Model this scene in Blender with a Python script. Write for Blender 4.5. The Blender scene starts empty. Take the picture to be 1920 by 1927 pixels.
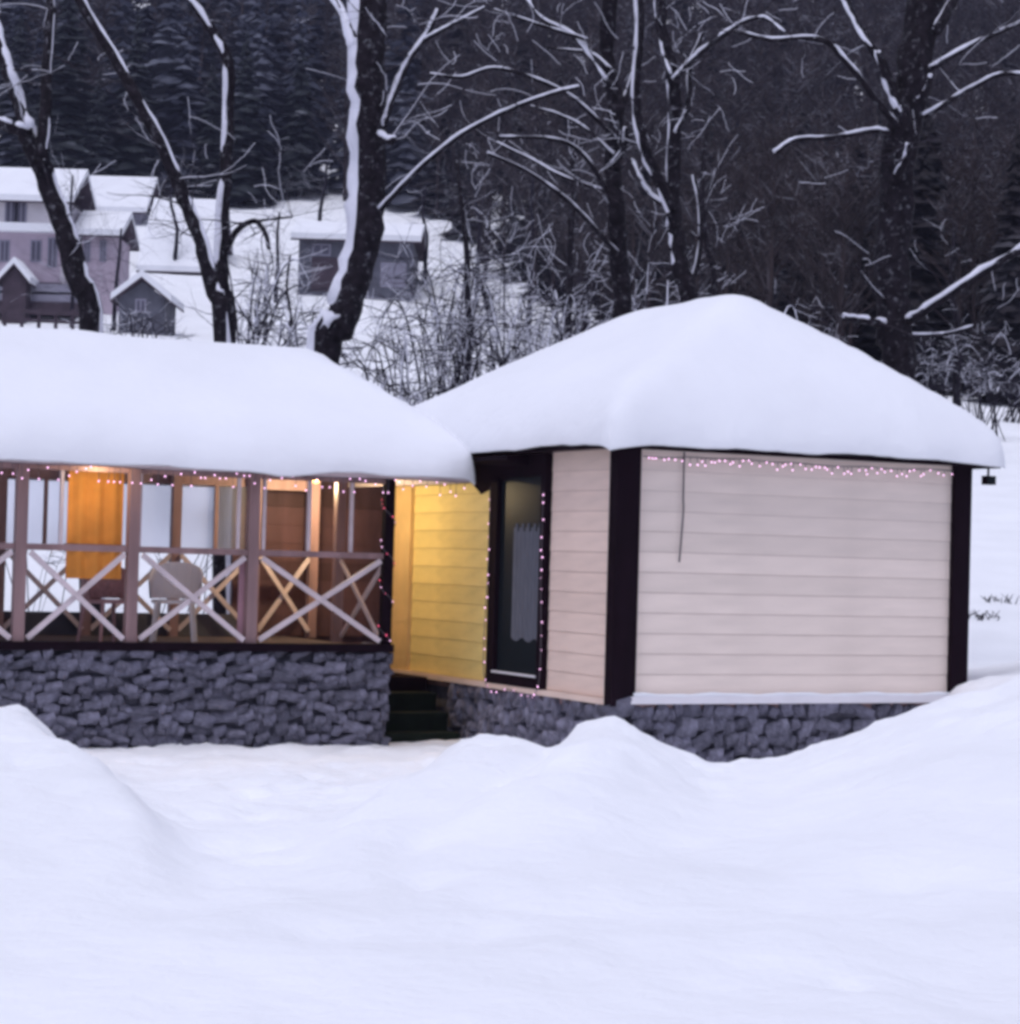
import bpy, math, random
import numpy as np
from mathutils import Vector, Matrix

random.seed(7)
rng = np.random.default_rng(7)
SC = bpy.context.scene
COL = SC.collection

# ------------------------------------------------------------------ camera
FPX, IW, IH = 4200.0, 1920.0, 1927.0
EYE = 2.1
PITCH, ROLL = math.atan(83 / FPX), math.radians(1.6)
cam_d = bpy.data.cameras.new('camera'); cam = bpy.data.objects.new('camera', cam_d); COL.objects.link(cam)
cam_d.sensor_fit = 'HORIZONTAL'; cam_d.sensor_width = 36.0; cam_d.lens = 36.0 * FPX / IW
cam_d.clip_start = 0.1; cam_d.clip_end = 3000
cam.matrix_world = Matrix.Translation((0, 0, EYE)) @ Matrix.Rotation(math.pi / 2 + PITCH, 4, 'X') @ Matrix.Rotation(ROLL, 4, 'Z')
SC.camera = cam
CAMR = cam.matrix_world.to_3x3()

# ------------------------------------------------------------------ world, sun, exposure
SUN_EL, SUN_AZ = math.radians(72), math.radians(205)
W = bpy.data.worlds.new('World'); SC.world = W; W.use_nodes = True
nt = W.node_tree; nt.nodes.clear()
o_ = nt.nodes.new('ShaderNodeOutputWorld'); bg = nt.nodes.new('ShaderNodeBackground'); sky = nt.nodes.new('ShaderNodeTexSky')
sky.sky_type = 'NISHITA'; sky.sun_disc = False; sky.sun_elevation = SUN_EL; sky.sun_rotation = SUN_AZ
sky.air_density = 1.0; sky.dust_density = 3.0; sky.ozone_density = 2.0
hs = nt.nodes.new('ShaderNodeHueSaturation'); hs.inputs['Saturation'].default_value = 0.30
mx = nt.nodes.new('ShaderNodeMix'); mx.data_type = 'RGBA'; mx.blend_type = 'MULTIPLY'; mx.inputs[0].default_value = 1.0
mx.inputs[7].default_value = (0.885, 0.915, 1.13, 1)
nt.links.new(sky.outputs[0], hs.inputs['Color']); nt.links.new(hs.outputs[0], mx.inputs[6])
nt.links.new(mx.outputs[2], bg.inputs[0]); bg.inputs[1].default_value = 0.11; nt.links.new(bg.outputs[0], o_.inputs[0])
sd = bpy.data.lights.new('sun', 'SUN'); sd.energy = 1.1; sd.angle = math.radians(40); sd.color = (0.95, 0.95, 1.0)
so = bpy.data.objects.new('sun', sd); COL.objects.link(so)
sdir = Vector((math.cos(SUN_EL) * math.sin(SUN_AZ), math.cos(SUN_EL) * math.cos(SUN_AZ), math.sin(SUN_EL)))
so.rotation_euler = sdir.to_track_quat('Z', 'Y').to_euler(); so.location = sdir * 60

SC.view_settings.view_transform = 'Standard'; SC.view_settings.look = 'None'
SC.view_settings.gamma = 1.0; SC.view_settings.exposure = 0.20
SC.render.engine = 'CYCLES'
SC.cycles.use_denoising = True
SC.cycles.max_bounces = 6; SC.cycles.diffuse_bounces = 4
SC.cycles.filter_width = 3.6      # the photograph is a soft phone picture


# ------------------------------------------------------------------ pixel -> place
def P(px, py, Y):
    """point at world depth Y (metres along +Y) seen at photo pixel (px, py)"""
    d = CAMR @ Vector(((px - IW / 2) / FPX, (IH / 2 - py) / FPX, -1.0))
    return Vector((0, 0, EYE)) + d * (Y / d.y)


# ------------------------------------------------------------------ helpers
def tag(o, label=None, cat=None, group=None, kind=None):
    if label: o['label'] = label
    if cat: o['category'] = cat
    if group: o['group'] = group
    if kind: o['kind'] = kind
    return o


def empty(name, loc, label, cat, group=None):
    o = bpy.data.objects.new(name, None); COL.objects.link(o); o.location = loc; o.empty_display_size = 0.2
    return tag(o, label, cat, group)


def origin(o):
    v = Vector((0, 0, 0))
    while o is not None:
        v += o.location; o = o.parent
    return v


def link(name, me, parent=None, loc=None, rot=None):
    o = bpy.data.objects.new(name, me); COL.objects.link(o)
    if parent is not None: o.parent = parent
    if loc is not None: o.location = Vector(loc) - (origin(parent) if parent is not None else Vector((0, 0, 0)))
    if rot is not None: o.rotation_euler = rot
    return o


class MB:
    def __init__(self): self.v = []; self.f = []; self.smooth = False

    def add(self, vs, fs):
        n = len(self.v); self.v += [tuple(p) for p in vs]; self.f += [tuple(i + n for i in q) for q in fs]

    def hexa(self, p):  # 8 corners: bottom 4 ccw, top 4 ccw
        self.add(p, [(3, 2, 1, 0), (4, 5, 6, 7), (0, 1, 5, 4), (1, 2, 6, 5), (2, 3, 7, 6), (3, 0, 4, 7)])

    def box(self, x0, x1, y0, y1, z0, z1, fr=None):
        p = [(x0, y0, z0), (x1, y0, z0), (x1, y1, z0), (x0, y1, z0), (x0, y0, z1), (x1, y0, z1), (x1, y1, z1), (x0, y1, z1)]
        if fr: p = [fr(*q) for q in p]
        self.hexa(p)

    def beam(self, a, b, w, h, side):
        a, b = Vector(a), Vector(b); t = (b - a).normalized(); s = Vector(side); s = (s - t * s.dot(t)).normalized(); u = t.cross(s)
        p = []
        for q in (a, b):
            p += [q - s * w / 2 - u * h / 2, q + s * w / 2 - u * h / 2, q + s * w / 2 + u * h / 2, q - s * w / 2 + u * h / 2]
        self.hexa(p)

    def tube(self, pts, rad, n=7, cap=True, squash=None):
        pts = [Vector(p) for p in pts]; k = len(pts)
        if k < 2: return
        t0 = (pts[1] - pts[0]).normalized()
        ref = Vector((1, 0, 0)) if abs(t0.x) < 0.8 else Vector((0, 1, 0))
        nn = (ref - t0 * ref.dot(t0)).normalized(); base = len(self.v)
        for i in range(k):
            t = (pts[min(i + 1, k - 1)] - pts[max(i - 1, 0)])
            t = t.normalized() if t.length > 1e-9 else t0
            nn = nn - t * nn.dot(t)
            nn = nn.normalized() if nn.length > 1e-6 else t.orthogonal().normalized()
            bb = t.cross(nn)
            for j in range(n):
                a = 2 * math.pi * j / n
                self.v.append(tuple(pts[i] + (nn * math.cos(a) + bb * math.sin(a)) * rad[i]))
        for i in range(k - 1):
            for j in range(n):
                a = base + i * n + j; b = base + i * n + (j + 1) % n
                self.f.append((a, b, b + n, a + n))
        if cap:
            self.f.append(tuple(base + j for j in reversed(range(n))))
            self.f.append(tuple(base + (k - 1) * n + j for j in range(n)))

    def mesh(self, name, mat, org=(0, 0, 0), smooth=False):
        me = bpy.data.meshes.new(name); o = Vector(org)
        me.from_pydata([(x - o.x, y - o.y, z - o.z) for x, y, z in self.v], [], self.f)
        if smooth: me.polygons.foreach_set('use_smooth', [True] * len(me.polygons))
        me.materials.append(mat); me.update(); return me

    def build(self, name, mat, parent=None, smooth=False):
        org = origin(parent) if parent is not None else (0, 0, 0)
        o = bpy.data.objects.new(name, self.mesh(name, mat, org, smooth)); COL.objects.link(o)
        if parent is not None: o.parent = parent
        return o

    def build_at(self, name, mat, loc, smooth=False):
        o = bpy.data.objects.new(name, self.mesh(name, mat, loc, smooth)); COL.objects.link(o); o.location = loc
        return o


def bez(pts, n=5):
    """Catmull-Rom through points"""
    p = [Vector(q) for q in pts]
    if len(p) == 2: return [p[0].lerp(p[1], i / n) for i in range(n + 1)]
    p = [p[0] * 2 - p[1]] + p + [p[-1] * 2 - p[-2]]; out = []
    for i in range(1, len(p) - 2):
        a, b, c, d = p[i - 1:i + 3]
        for k in range(n):
            t = k / n
            out.append(0.5 * ((2 * b) + (c - a) * t + (2 * a - 5 * b + 4 * c - d) * t * t + (3 * b - a - 3 * c + d) * t ** 3))
    out.append(p[-2]); return out


# ------------------------------------------------------------------ materials
def mat(name, col, rough=0.7, var=0.25, scale=6.0, bump=0.0, bscale=None, rnd=0.0, stretch=None, spec=0.3, col2=None, metal=0.0):
    m = bpy.data.materials.new(name); m.use_nodes = True; t = m.node_tree; L = t.links
    b = t.nodes['Principled BSDF']; b.inputs['Roughness'].default_value = rough; b.inputs['Specular IOR Level'].default_value = spec
    b.inputs['Metallic'].default_value = metal
    g = t.nodes.new('ShaderNodeTexCoord'); mp = t.nodes.new('ShaderNodeMapping')
    if stretch: mp.inputs['Scale'].default_value = stretch
    L.new(g.outputs['Object'], mp.inputs['Vector'])
    n = t.nodes.new('ShaderNodeTexNoise'); n.inputs['Scale'].default_value = scale; n.inputs['Detail'].default_value = 5
    L.new(mp.outputs[0], n.inputs['Vector'])
    r = t.nodes.new('ShaderNodeValToRGB'); r.color_ramp.elements[0].position = 0.3; r.color_ramp.elements[1].position = 0.7
    c2 = col2 if col2 else tuple(min(1, c * (1 + var)) for c in col); c1 = tuple(c * (1 - var) for c in col)
    r.color_ramp.elements[0].color = (*c1, 1); r.color_ramp.elements[1].color = (*c2, 1)
    L.new(n.outputs['Fac'], r.inputs[0]); last = r.outputs[0]
    if rnd > 0:
        oi = t.nodes.new('ShaderNodeObjectInfo'); mr = t.nodes.new('ShaderNodeMapRange')
        mr.inputs[3].default_value = 1 - rnd; mr.inputs[4].default_value = 1 + rnd
        h = t.nodes.new('ShaderNodeHueSaturation'); L.new(oi.outputs['Random'], mr.inputs[0]); L.new(mr.outputs[0], h.inputs['Value'])
        L.new(last, h.inputs['Color']); last = h.outputs[0]
    L.new(last, b.inputs['Base Color'])
    if bump > 0:
        n2 = t.nodes.new('ShaderNodeTexNoise'); n2.inputs['Scale'].default_value = bscale or scale * 3; n2.inputs['Detail'].default_value = 6
        L.new(mp.outputs[0], n2.inputs['Vector'])
        bp = t.nodes.new('ShaderNodeBump'); bp.inputs['Strength'].default_value = 0.6; bp.inputs['Distance'].default_value = bump
        L.new(n2.outputs['Fac'], bp.inputs['Height']); L.new(bp.outputs[0], b.inputs['Normal'])
    return m


def emis(name, col, s):
    m = mat(name, col, 0.4, 0.05); b = m.node_tree.nodes['Principled BSDF']
    b.inputs['Emission Color'].default_value = (*col, 1); b.inputs['Emission Strength'].default_value = s
    return m


def snowdust(name, col, snow=(0.62, 0.64, 0.74), lo=0.55, hi=0.75, scale=1.2, amt=1.0, zlo=0.2, zhi=0.9):
    """needles or bark with snow lying on faces that look up, in patches"""
    m = mat(name, col, 0.85, 0.4, scale); t = m.node_tree; L = t.links; b = t.nodes['Principled BSDF']
    src = b.inputs['Base Color'].links[0].from_socket
    ge = t.nodes.new('ShaderNodeNewGeometry'); sx = t.nodes.new('ShaderNodeSeparateXYZ'); L.new(ge.outputs['True Normal'], sx.inputs[0])
    ab = t.nodes.new('ShaderNodeMath'); ab.operation = 'ABSOLUTE'; L.new(sx.outputs[2], ab.inputs[0])
    m1 = t.nodes.new('ShaderNodeMapRange'); m1.inputs[1].default_value = zlo; m1.inputs[2].default_value = zhi; L.new(ab.outputs[0], m1.inputs[0])
    n = t.nodes.new('ShaderNodeTexNoise'); n.inputs['Scale'].default_value = scale; n.inputs['Detail'].default_value = 6
    L.new(ge.outputs['Position'], n.inputs['Vector'])
    m2 = t.nodes.new('ShaderNodeMapRange'); m2.inputs[1].default_value = lo; m2.inputs[2].default_value = hi; L.new(n.outputs['Fac'], m2.inputs[0])
    mu = t.nodes.new('ShaderNodeMath'); mu.operation = 'MULTIPLY'; L.new(m1.outputs[0], mu.inputs[0]); L.new(m2.outputs[0], mu.inputs[1])
    mu2 = t.nodes.new('ShaderNodeMath'); mu2.operation = 'MULTIPLY'; mu2.inputs[1].default_value = amt; L.new(mu.outputs[0], mu2.inputs[0])
    mi = t.nodes.new('ShaderNodeMix'); mi.data_type = 'RGBA'; mi.inputs[7].default_value = (*snow, 1)
    L.new(mu2.outputs[0], mi.inputs[0]); L.new(src, mi.inputs[6]); L.new(mi.outputs[2], b.inputs['Base Color'])
    return m


def glass(name, col, rough=0.08):
    m = bpy.data.materials.new(name); m.use_nodes = True; b = m.node_tree.nodes['Principled BSDF']
    b.inputs['Base Color'].default_value = (*col, 1); b.inputs['Roughness'].default_value = rough; b.inputs['Specular IOR Level'].default_value = 0.3
    return m


M = {}
M['snow'] = mat('snow', (0.83, 0.835, 0.87), 0.92, 0.03, 0.7, 0.03, 4.0, spec=0.1)
M['ground'] = mat('snow_ground', (0.86, 0.865, 0.89), 0.92, 0.04, 0.8, 0.04, 8.0, spec=0.1)
M['treesnow'] = mat('tree_snow', (0.72, 0.72, 0.80), 0.95, 0.12, 3.0, 0.02, 12, spec=0.1)
M['cream'] = mat('cream_board', (0.87, 0.735, 0.645), 0.6, 0.07, 1.3, 0.003, 30, rnd=0.05, stretch=(1, 1, 6))
M['pinkcream'] = mat('pale_pink_board', (0.85, 0.66, 0.56), 0.6, 0.08, 2.0, 0.003, 30, rnd=0.06, stretch=(1, 1, 6))
M['ochre'] = mat('ochre_board', (0.88, 0.70, 0.28), 0.55, 0.12, 2.0, 0.003, 30, rnd=0.07, stretch=(1, 1, 4))  # cream passage siding with the warm lamp glow painted into its colour
M['ochretrim'] = mat('ochre_trim', (0.80, 0.56, 0.26), 0.55, 0.1, 3.0)  # corner trim, the same lamp glow tinted into its colour
M['dark'] = mat('dark_stained_wood', (0.010, 0.004, 0.008), 0.8, 0.3, 5.0, 0.004, 30, stretch=(1, 1, 0.2), spec=0.08)
M['stone'] = mat('grey_stone', (0.155, 0.15, 0.195), 0.9, 0.6, 1.6, 0.05, 5, rnd=0.28, spec=0.1)
M['mortar'] = mat('dark_mortar', (0.12, 0.117, 0.15), 0.9, 0.3, 12.0, 0.01, 30)
M['mauve'] = mat('mauve_brown_wood', (0.30, 0.19, 0.19), 0.6, 0.25, 6.0, 0.003, 30, stretch=(1, 1, 0.15))
M['palewood'] = mat('pale_wood', (0.66, 0.56, 0.58), 0.6, 0.12, 6.0, 0.003, 30)
M['orange'] = mat('orange_fabric', (0.86, 0.36, 0.075), 0.8, 0.15, 3.0, 0.01, 6)
M['brownwall'] = mat('dark_brown_board', (0.085, 0.045, 0.055), 0.7, 0.3, 5.0, 0.004, 20, rnd=0.25, stretch=(1, 1, 0.2))
M['hmauve2'] = mat('pink_mauve_board', (0.40, 0.22, 0.26), 0.6, 0.15, 5.0)
M['floor'] = mat('veranda_floor_board', (0.10, 0.08, 0.09), 0.7, 0.3, 5.0)
M['roofdark'] = mat('dark_roof_sheet', (0.02, 0.018, 0.024), 0.6, 0.3, 3.0)
M['green'] = mat('mossy_green_wood', (0.006, 0.011, 0.006), 0.9, 0.4, 8.0, 0.005, 20)
M['glass'] = glass('dark_window_glass', (0.012, 0.016, 0.02), 0.4); M['glass'].node_tree.nodes['Principled BSDF'].inputs['Specular IOR Level'].default_value = 0.08
M['sheet'] = glass('fogged_clear_sheet', (0.86, 0.88, 0.95), 0.35); M['sheet'].node_tree.nodes['Principled BSDF'].inputs['Transmission Weight'].default_value = 0.92; M['sheet'].node_tree.nodes['Principled BSDF'].inputs['IOR'].default_value = 1.1
M['curtain'] = mat('grey_net_curtain', (0.12, 0.125, 0.155), 0.9, 0.2, 14.0, 0.004, 20, stretch=(6, 6, 0.4))
M['white'] = mat('white_plastic', (0.80, 0.77, 0.80), 0.4, 0.04, 4.0)
M['pinkchair'] = mat('pink_wicker', (0.42, 0.25, 0.26), 0.7, 0.2, 30.0)
M['cable'] = mat('grey_cable', (0.10, 0.085, 0.10), 0.6, 0.2, 8.0)
M['bulb'] = emis('lit_pink_bulb', (1.0, 0.55, 0.90), 2.4)
M['redbulb'] = emis('lit_red_bulb', (1.0, 0.10, 0.22), 1.6)
M['bark'] = mat('dark_bark', (0.015, 0.012, 0.016), 0.95, 0.5, 10.0, 0.02, 24, spec=0.1)
M['twigbark'] = mat('grey_twig', (0.034, 0.029, 0.037), 0.95, 0.4, 6.0, spec=0.1)
M['barkfar'] = mat('dark_bark_far', (0.022, 0.019, 0.027), 0.95, 0.4, 6.0, spec=0.1)
def fleck(m, lo=0.60, hi=0.68, scale=7.0, amt=0.55):
    t = m.node_tree; L = t.links; b = t.nodes['Principled BSDF']; src = b.inputs['Base Color'].links[0].from_socket
    ge = t.nodes.new('ShaderNodeNewGeometry'); n = t.nodes.new('ShaderNodeTexNoise'); n.inputs['Scale'].default_value = scale; n.inputs['Detail'].default_value = 8; n.inputs['Roughness'].default_value = 0.7
    L.new(ge.outputs['Position'], n.inputs['Vector']); r = t.nodes.new('ShaderNodeMapRange'); r.inputs[1].default_value = lo; r.inputs[2].default_value = hi; r.inputs[4].default_value = amt
    L.new(n.outputs['Fac'], r.inputs[0]); mi = t.nodes.new('ShaderNodeMix'); mi.data_type = 'RGBA'; mi.inputs[7].default_value = (0.66, 0.67, 0.76, 1)
    L.new(r.outputs[0], mi.inputs[0]); L.new(src, mi.inputs[6]); L.new(mi.outputs[2], b.inputs['Base Color'])


fleck(M['bark'], 0.56, 0.80, 11.0, 0.42); fleck(M['twigbark'], 0.54, 0.64, 4.0, 0.42); fleck(M['stone'], 0.66, 0.72, 14.0, 0.5)
M['twigs'] = snowdust('snowy_twig', (0.045, 0.038, 0.05), lo=0.40, hi=0.60, scale=2.0, amt=0.85, zlo=0.3, zhi=0.8)
M['conifer'] = snowdust('conifer_needles', (0.011, 0.014, 0.030), lo=0.48, hi=0.74, scale=0.10, amt=0.38, zlo=0.4, zhi=1.0)
M['conifernear'] = snowdust('dark_conifer_needles', (0.013, 0.017, 0.021), lo=0.56, hi=0.80, scale=0.6, amt=0.55, zlo=0.4, zhi=1.0)
M['coniferdark'] = snowdust('black_conifer_needles', (0.012, 0.009, 0.012), lo=0.58, hi=0.85, scale=0.25, amt=0.35, zlo=0.5, zhi=1.0)
M['brush'] = snowdust('bare_forest_bark', (0.024, 0.015, 0.017), lo=0.50, hi=0.70, scale=0.5, amt=0.5, zlo=0.2, zhi=0.9)
M['hcream'] = mat('house_cream_wall', (0.62, 0.58, 0.61), 0.8, 0.1, 1.0)
M['hmauve'] = mat('house_mauve_wall', (0.46, 0.38, 0.45), 0.8, 0.12, 1.0)
M['hgrey'] = mat('house_grey_wall', (0.25, 0.24, 0.30), 0.8, 0.15, 1.0)
M['hbrown'] = mat('house_brown_wood', (0.06, 0.042, 0.055), 0.8, 0.3, 1.5)
M['hslate'] = mat('house_slate_wall', (0.10, 0.10, 0.125), 0.8, 0.25, 1.5)
M['pane'] = glass('far_pane', (0.09, 0.085, 0.12), 0.3)

# ------------------------------------------------------------------ layout frames
ANG = math.radians(26.8)
D2 = Vector((math.cos(ANG), math.sin(ANG), 0)); D1 = Vector((-math.sin(ANG), math.cos(ANG), 0))
C0 = Vector(((1163 - 960) / FPX * 20.8, 20.8, 0))                # near corner of the cabin
V0 = Vector((-1.22, 22.8, 0))                                     # right front corner of the veranda
ZB, ZT = 0.77, 3.16                                               # siding bottom and top


def CF(a, b, z): return C0 + D2 * a + D1 * b + Vector((0, 0, z))


def VF(a, b, z): return V0 + D2 * a + D1 * b + Vector((0, 0, z))


def v_at(px, py, b=0.0):
    """veranda coordinates (a, z) of photo pixel on the plane at offset b behind the front"""
    d = CAMR @ Vector(((px - IW / 2) / FPX, (IH / 2 - py) / FPX, -1.0)); o = Vector((0, 0, EYE))
    k = ((V0 + D1 * b - o).dot(D1)) / d.dot(D1); p = o + d * k
    return (p - V0).dot(D2), p.z


def c_left(px, py):
    """cabin left wall coordinates (b, z)"""
    d = CAMR @ Vector(((px - IW / 2) / FPX, (IH / 2 - py) / FPX, -1.0)); o = Vector((0, 0, EYE))
    k = ((C0 - o).dot(D2)) / d.dot(D2); p = o + d * k
    return (p - C0).dot(D1), p.z


def c_front(px, py):
    d = CAMR @ Vector(((px - IW / 2) / FPX, (IH / 2 - py) / FPX, -1.0)); o = Vector((0, 0, EYE))
    k = ((C0 - o).dot(D1)) / d.dot(D1); p = o + d * k
    return (p - C0).dot(D2), p.z


# ------------------------------------------------------------------ ground
def fbm(x, y, s, seed=0, oct=4):
    r = np.random.default_rng(seed); z = 0; a = 1.0; tot = 0
    for o in range(oct):
        for k in range(3):
            th = r.uniform(0, 6.283); ph = r.uniform(0, 6.283); f = s * (1.9 ** o) * r.uniform(0.8, 1.25)
            z = z + a * np.sin((x * math.cos(th) + y * math.sin(th)) * f + ph + 1.3 * np.sin((x * math.sin(th) - y * math.cos(th)) * f * 0.7 + ph * 2))
        tot += 3 * a; a *= 0.5
    return z / tot


CD = 17.5
sil = [(-500, 1350), (-200, 1330), (0, 1333), (45, 1336), (75, 1362), (100, 1388), (125, 1418), (160, 1440), (240, 1475), (330, 1485), (480, 1490), (620, 1490), (700, 1482), (770, 1465),
       (825, 1434), (870, 1402), (905, 1392), (930, 1397), (960, 1390), (990, 1396), (1030, 1412), (1058, 1398), (1090, 1360), (1140, 1350), (1190, 1364), (1230, 1393), (1290, 1420),
       (1345, 1441), (1380, 1436), (1470, 1433), (1530, 1406), (1600, 1386), (1680, 1352), (1740, 1327), (1800, 1303), (1860, 1290), (1920, 1270), (2100, 1225), (2400, 1230), (3000, 1300)]
sp = [P(x, y, CD) for x, y in sil]
sx = np.array([p.x / CD for p in sp]); sz = np.array([p.z for p in sp])
PY = [-400, 0, 6, 9, 12, 14, 16, 20, 24, 27, 33, 40, 60, 90, 126, 150, 180, 260, 400, 700, 1500]
PZ = [0.45, 0.5, 0.5, 0.5, 0.44, 0.34, 0.22, 0.15, 0.15, 0.3, 1.2, 2.1, 5.0, 9.1, 14.2, 20.5, 30, 62, 122, 170, 190]
dents = []
for (x, y, r_, dp) in [(520, 1600, .22, .05), (560, 1590, .18, .05), (420, 1560, .25, .04), (450, 1590, .15, .04), (800, 1665, .16, .03), (920, 1700, .18, .03), (620, 1760, .2, .03),
                       (900, 1765, .2, .03), (1700, 1685, .2, .03), (1420, 1640, .3, .03), (1850, 1480, .4, .05), (1590, 1850, .12, .03), (1000, 1480, .2, .03), (300, 1700, .3, .03),
                       (1240, 1600, .4, .03), (1860, 1830, .4, .04), (700, 1540, .3, .05), (860, 1590, .5, .05)]:
    d = CAMR @ Vector(((x - IW / 2) / FPX, (IH / 2 - y) / FPX, -1.0))
    dents.append((d.x * 1.62 / -d.z, d.y * 1.62 / -d.z, r_, dp))


steps_ = [(random.uniform(-3.6, 0.6), random.uniform(13.0, 21.6), random.uniform(.07, .16), random.uniform(.02, .07)) for _ in range(150)]
steps_ += [(random.uniform(-3, 4), random.uniform(7.5, 15), random.uniform(.07, .2), random.uniform(.01, .035)) for _ in range(60)]


def sstep(t):
    t = np.clip(t, 0, 1); return t * t * (3 - 2 * t)


def ground(x, y):
    x = np.asarray(x, float); y = np.asarray(y, float)
    base = np.interp(y, PY, PZ)
    w = np.maximum(np.abs(y), 1.0)
    ua = x / w
    # the trough narrows towards the viewer
    near = sstep((CD - y) / 6.0); c = -0.115
    ua2 = np.where(y < CD, c + (ua - c) * (1 + 1.5 * near * np.exp(-((ua - c) / 0.10) ** 2)), ua)
    crest = np.interp(ua2, sx, sz)
    b0 = np.interp(CD, PY, PZ)
    shape = np.where(y < CD, sstep((y - 8.5) / (CD - 8.5)) ** 1.3, 1 - sstep((y - CD - 0.05) / 2.0))
    # right side: the bank runs on behind the cabin corner
    right = sstep((x - 3.9) / 0.7) * np.where(y > CD, 1 - sstep((y - 24) / 8), 0)
    shape = np.maximum(shape, right * 0.85)
    z = base + (crest - b0) * shape * np.where(y < 40, 1, 0)
    fade = sstep((y - 2) / 6) * (1 - sstep((y - 45) / 20))
    z = z + fade * (0.035 * fbm(x, y, 1.4, 3) + 0.02 * fbm(x, y, 4.5, 5)) + sstep((y - CD + 1.5) / 1) * (1 - sstep((y - CD - 2) / 2)) * 0.02 * fbm(x, y, 14, 9, 2)
    far = sstep((y - 40) / 40); z = z + far * (1.1 * fbm(x, y, 0.06, 11) + 0.35 * fbm(x, y, 0.25, 12))
    bank = sstep((y - 13.5) / 2.5) * (1 - sstep((y - 20.5) / 2)); lump = fbm(x, y, 2.6, 31, 3)
    z = z + bank * (0.06 * np.clip(lump, 0, 1) + 0.06 * np.abs(fbm(x, y, 9.0, 32, 3)) * (0.3 + 0.7 * np.clip(lump * 2 + .4, 0, 1)) - 0.01)
    nearf = sstep((y - 6) / 2) * (1 - sstep((y - 16) / 2)); z = z + nearf * (0.034 * fbm(x, y, 3.2, 33, 3) + 0.016 * fbm(x, y, 11.0, 34, 2))
    for (dx, dy, r_, dp) in steps_:
        z = z - dp * np.exp(-(((x - dx) ** 2) + ((y - dy)) ** 2) / (r_ * r_))
    z = z + np.exp(-((y - 22.0) / 1.3) ** 2) * (0.045 * fbm(x, y, 6, 21, 3) + 0.03 * fbm(x, y, 19, 22, 2))
    for (dx, dy, r_, dp) in dents:
        z = z - 1.8 * dp * np.exp(-(((x - dx) ** 2) + ((y - dy) / 1.4) ** 2) / (r_ * r_))
    return z


def G(x, y): return float(ground(x, y))


def spaced(segs):
    out = []
    for a, b, n in segs: out += list(np.linspace(a, b, n, endpoint=False))
    out.append(segs[-1][1]); return np.array(out)


gx = spaced([(-700, -150, 12), (-150, -40, 28), (-40, -8, 32), (-8, -5, 20), (-5, 6.5, 165), (6.5, 12, 30), (12, 40, 30), (40, 150, 28), (150, 700, 12)])
gy = spaced([(-300, -20, 8), (-20, 5, 14), (5, 14, 75), (14, 21, 110), (21, 30, 60), (30, 60, 50), (60, 200, 80), (200, 420, 40), (420, 1400, 12)])
X, Y = np.meshgrid(gx, gy); Z = ground(X, Y)
vv = np.stack([X, Y, Z], -1).reshape(-1, 3); nx, ny = len(gx), len(gy)
ii = (np.arange(ny - 1)[:, None] * nx + np.arange(nx - 1)[None, :]).reshape(-1)
ff = np.stack([ii, ii + 1, ii + nx + 1, ii + nx], -1)
me = bpy.data.meshes.new('snow_ground'); me.from_pydata(vv.tolist(), [], ff.tolist())
me.polygons.foreach_set('use_smooth', [True] * len(me.polygons)); me.materials.append(M['ground'])
go = bpy.data.objects.new('ground', me); COL.objects.link(go)
tag(go, 'deep white snow with banks in front of the cabin and a hillside behind', kind='structure')


# ------------------------------------------------------------------ hip roof with a thick snow cap
def hip_z(a, b, R):
    """roof height over eave"""
    hs_ = [R['sa'] * (a - R['a0']), R['sa1'] * (R['a1'] - a), R['sb'] * (b - R['b0']), R['sb1'] * (R['b1'] - b)]
    k = 14.0
    m_ = np.minimum.reduce(hs_)
    s = 0
    for h in hs_: s = s + np.exp(-k * (h - m_))
    return R['ze'] + m_ - np.log(s) / k + 0.0


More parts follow.
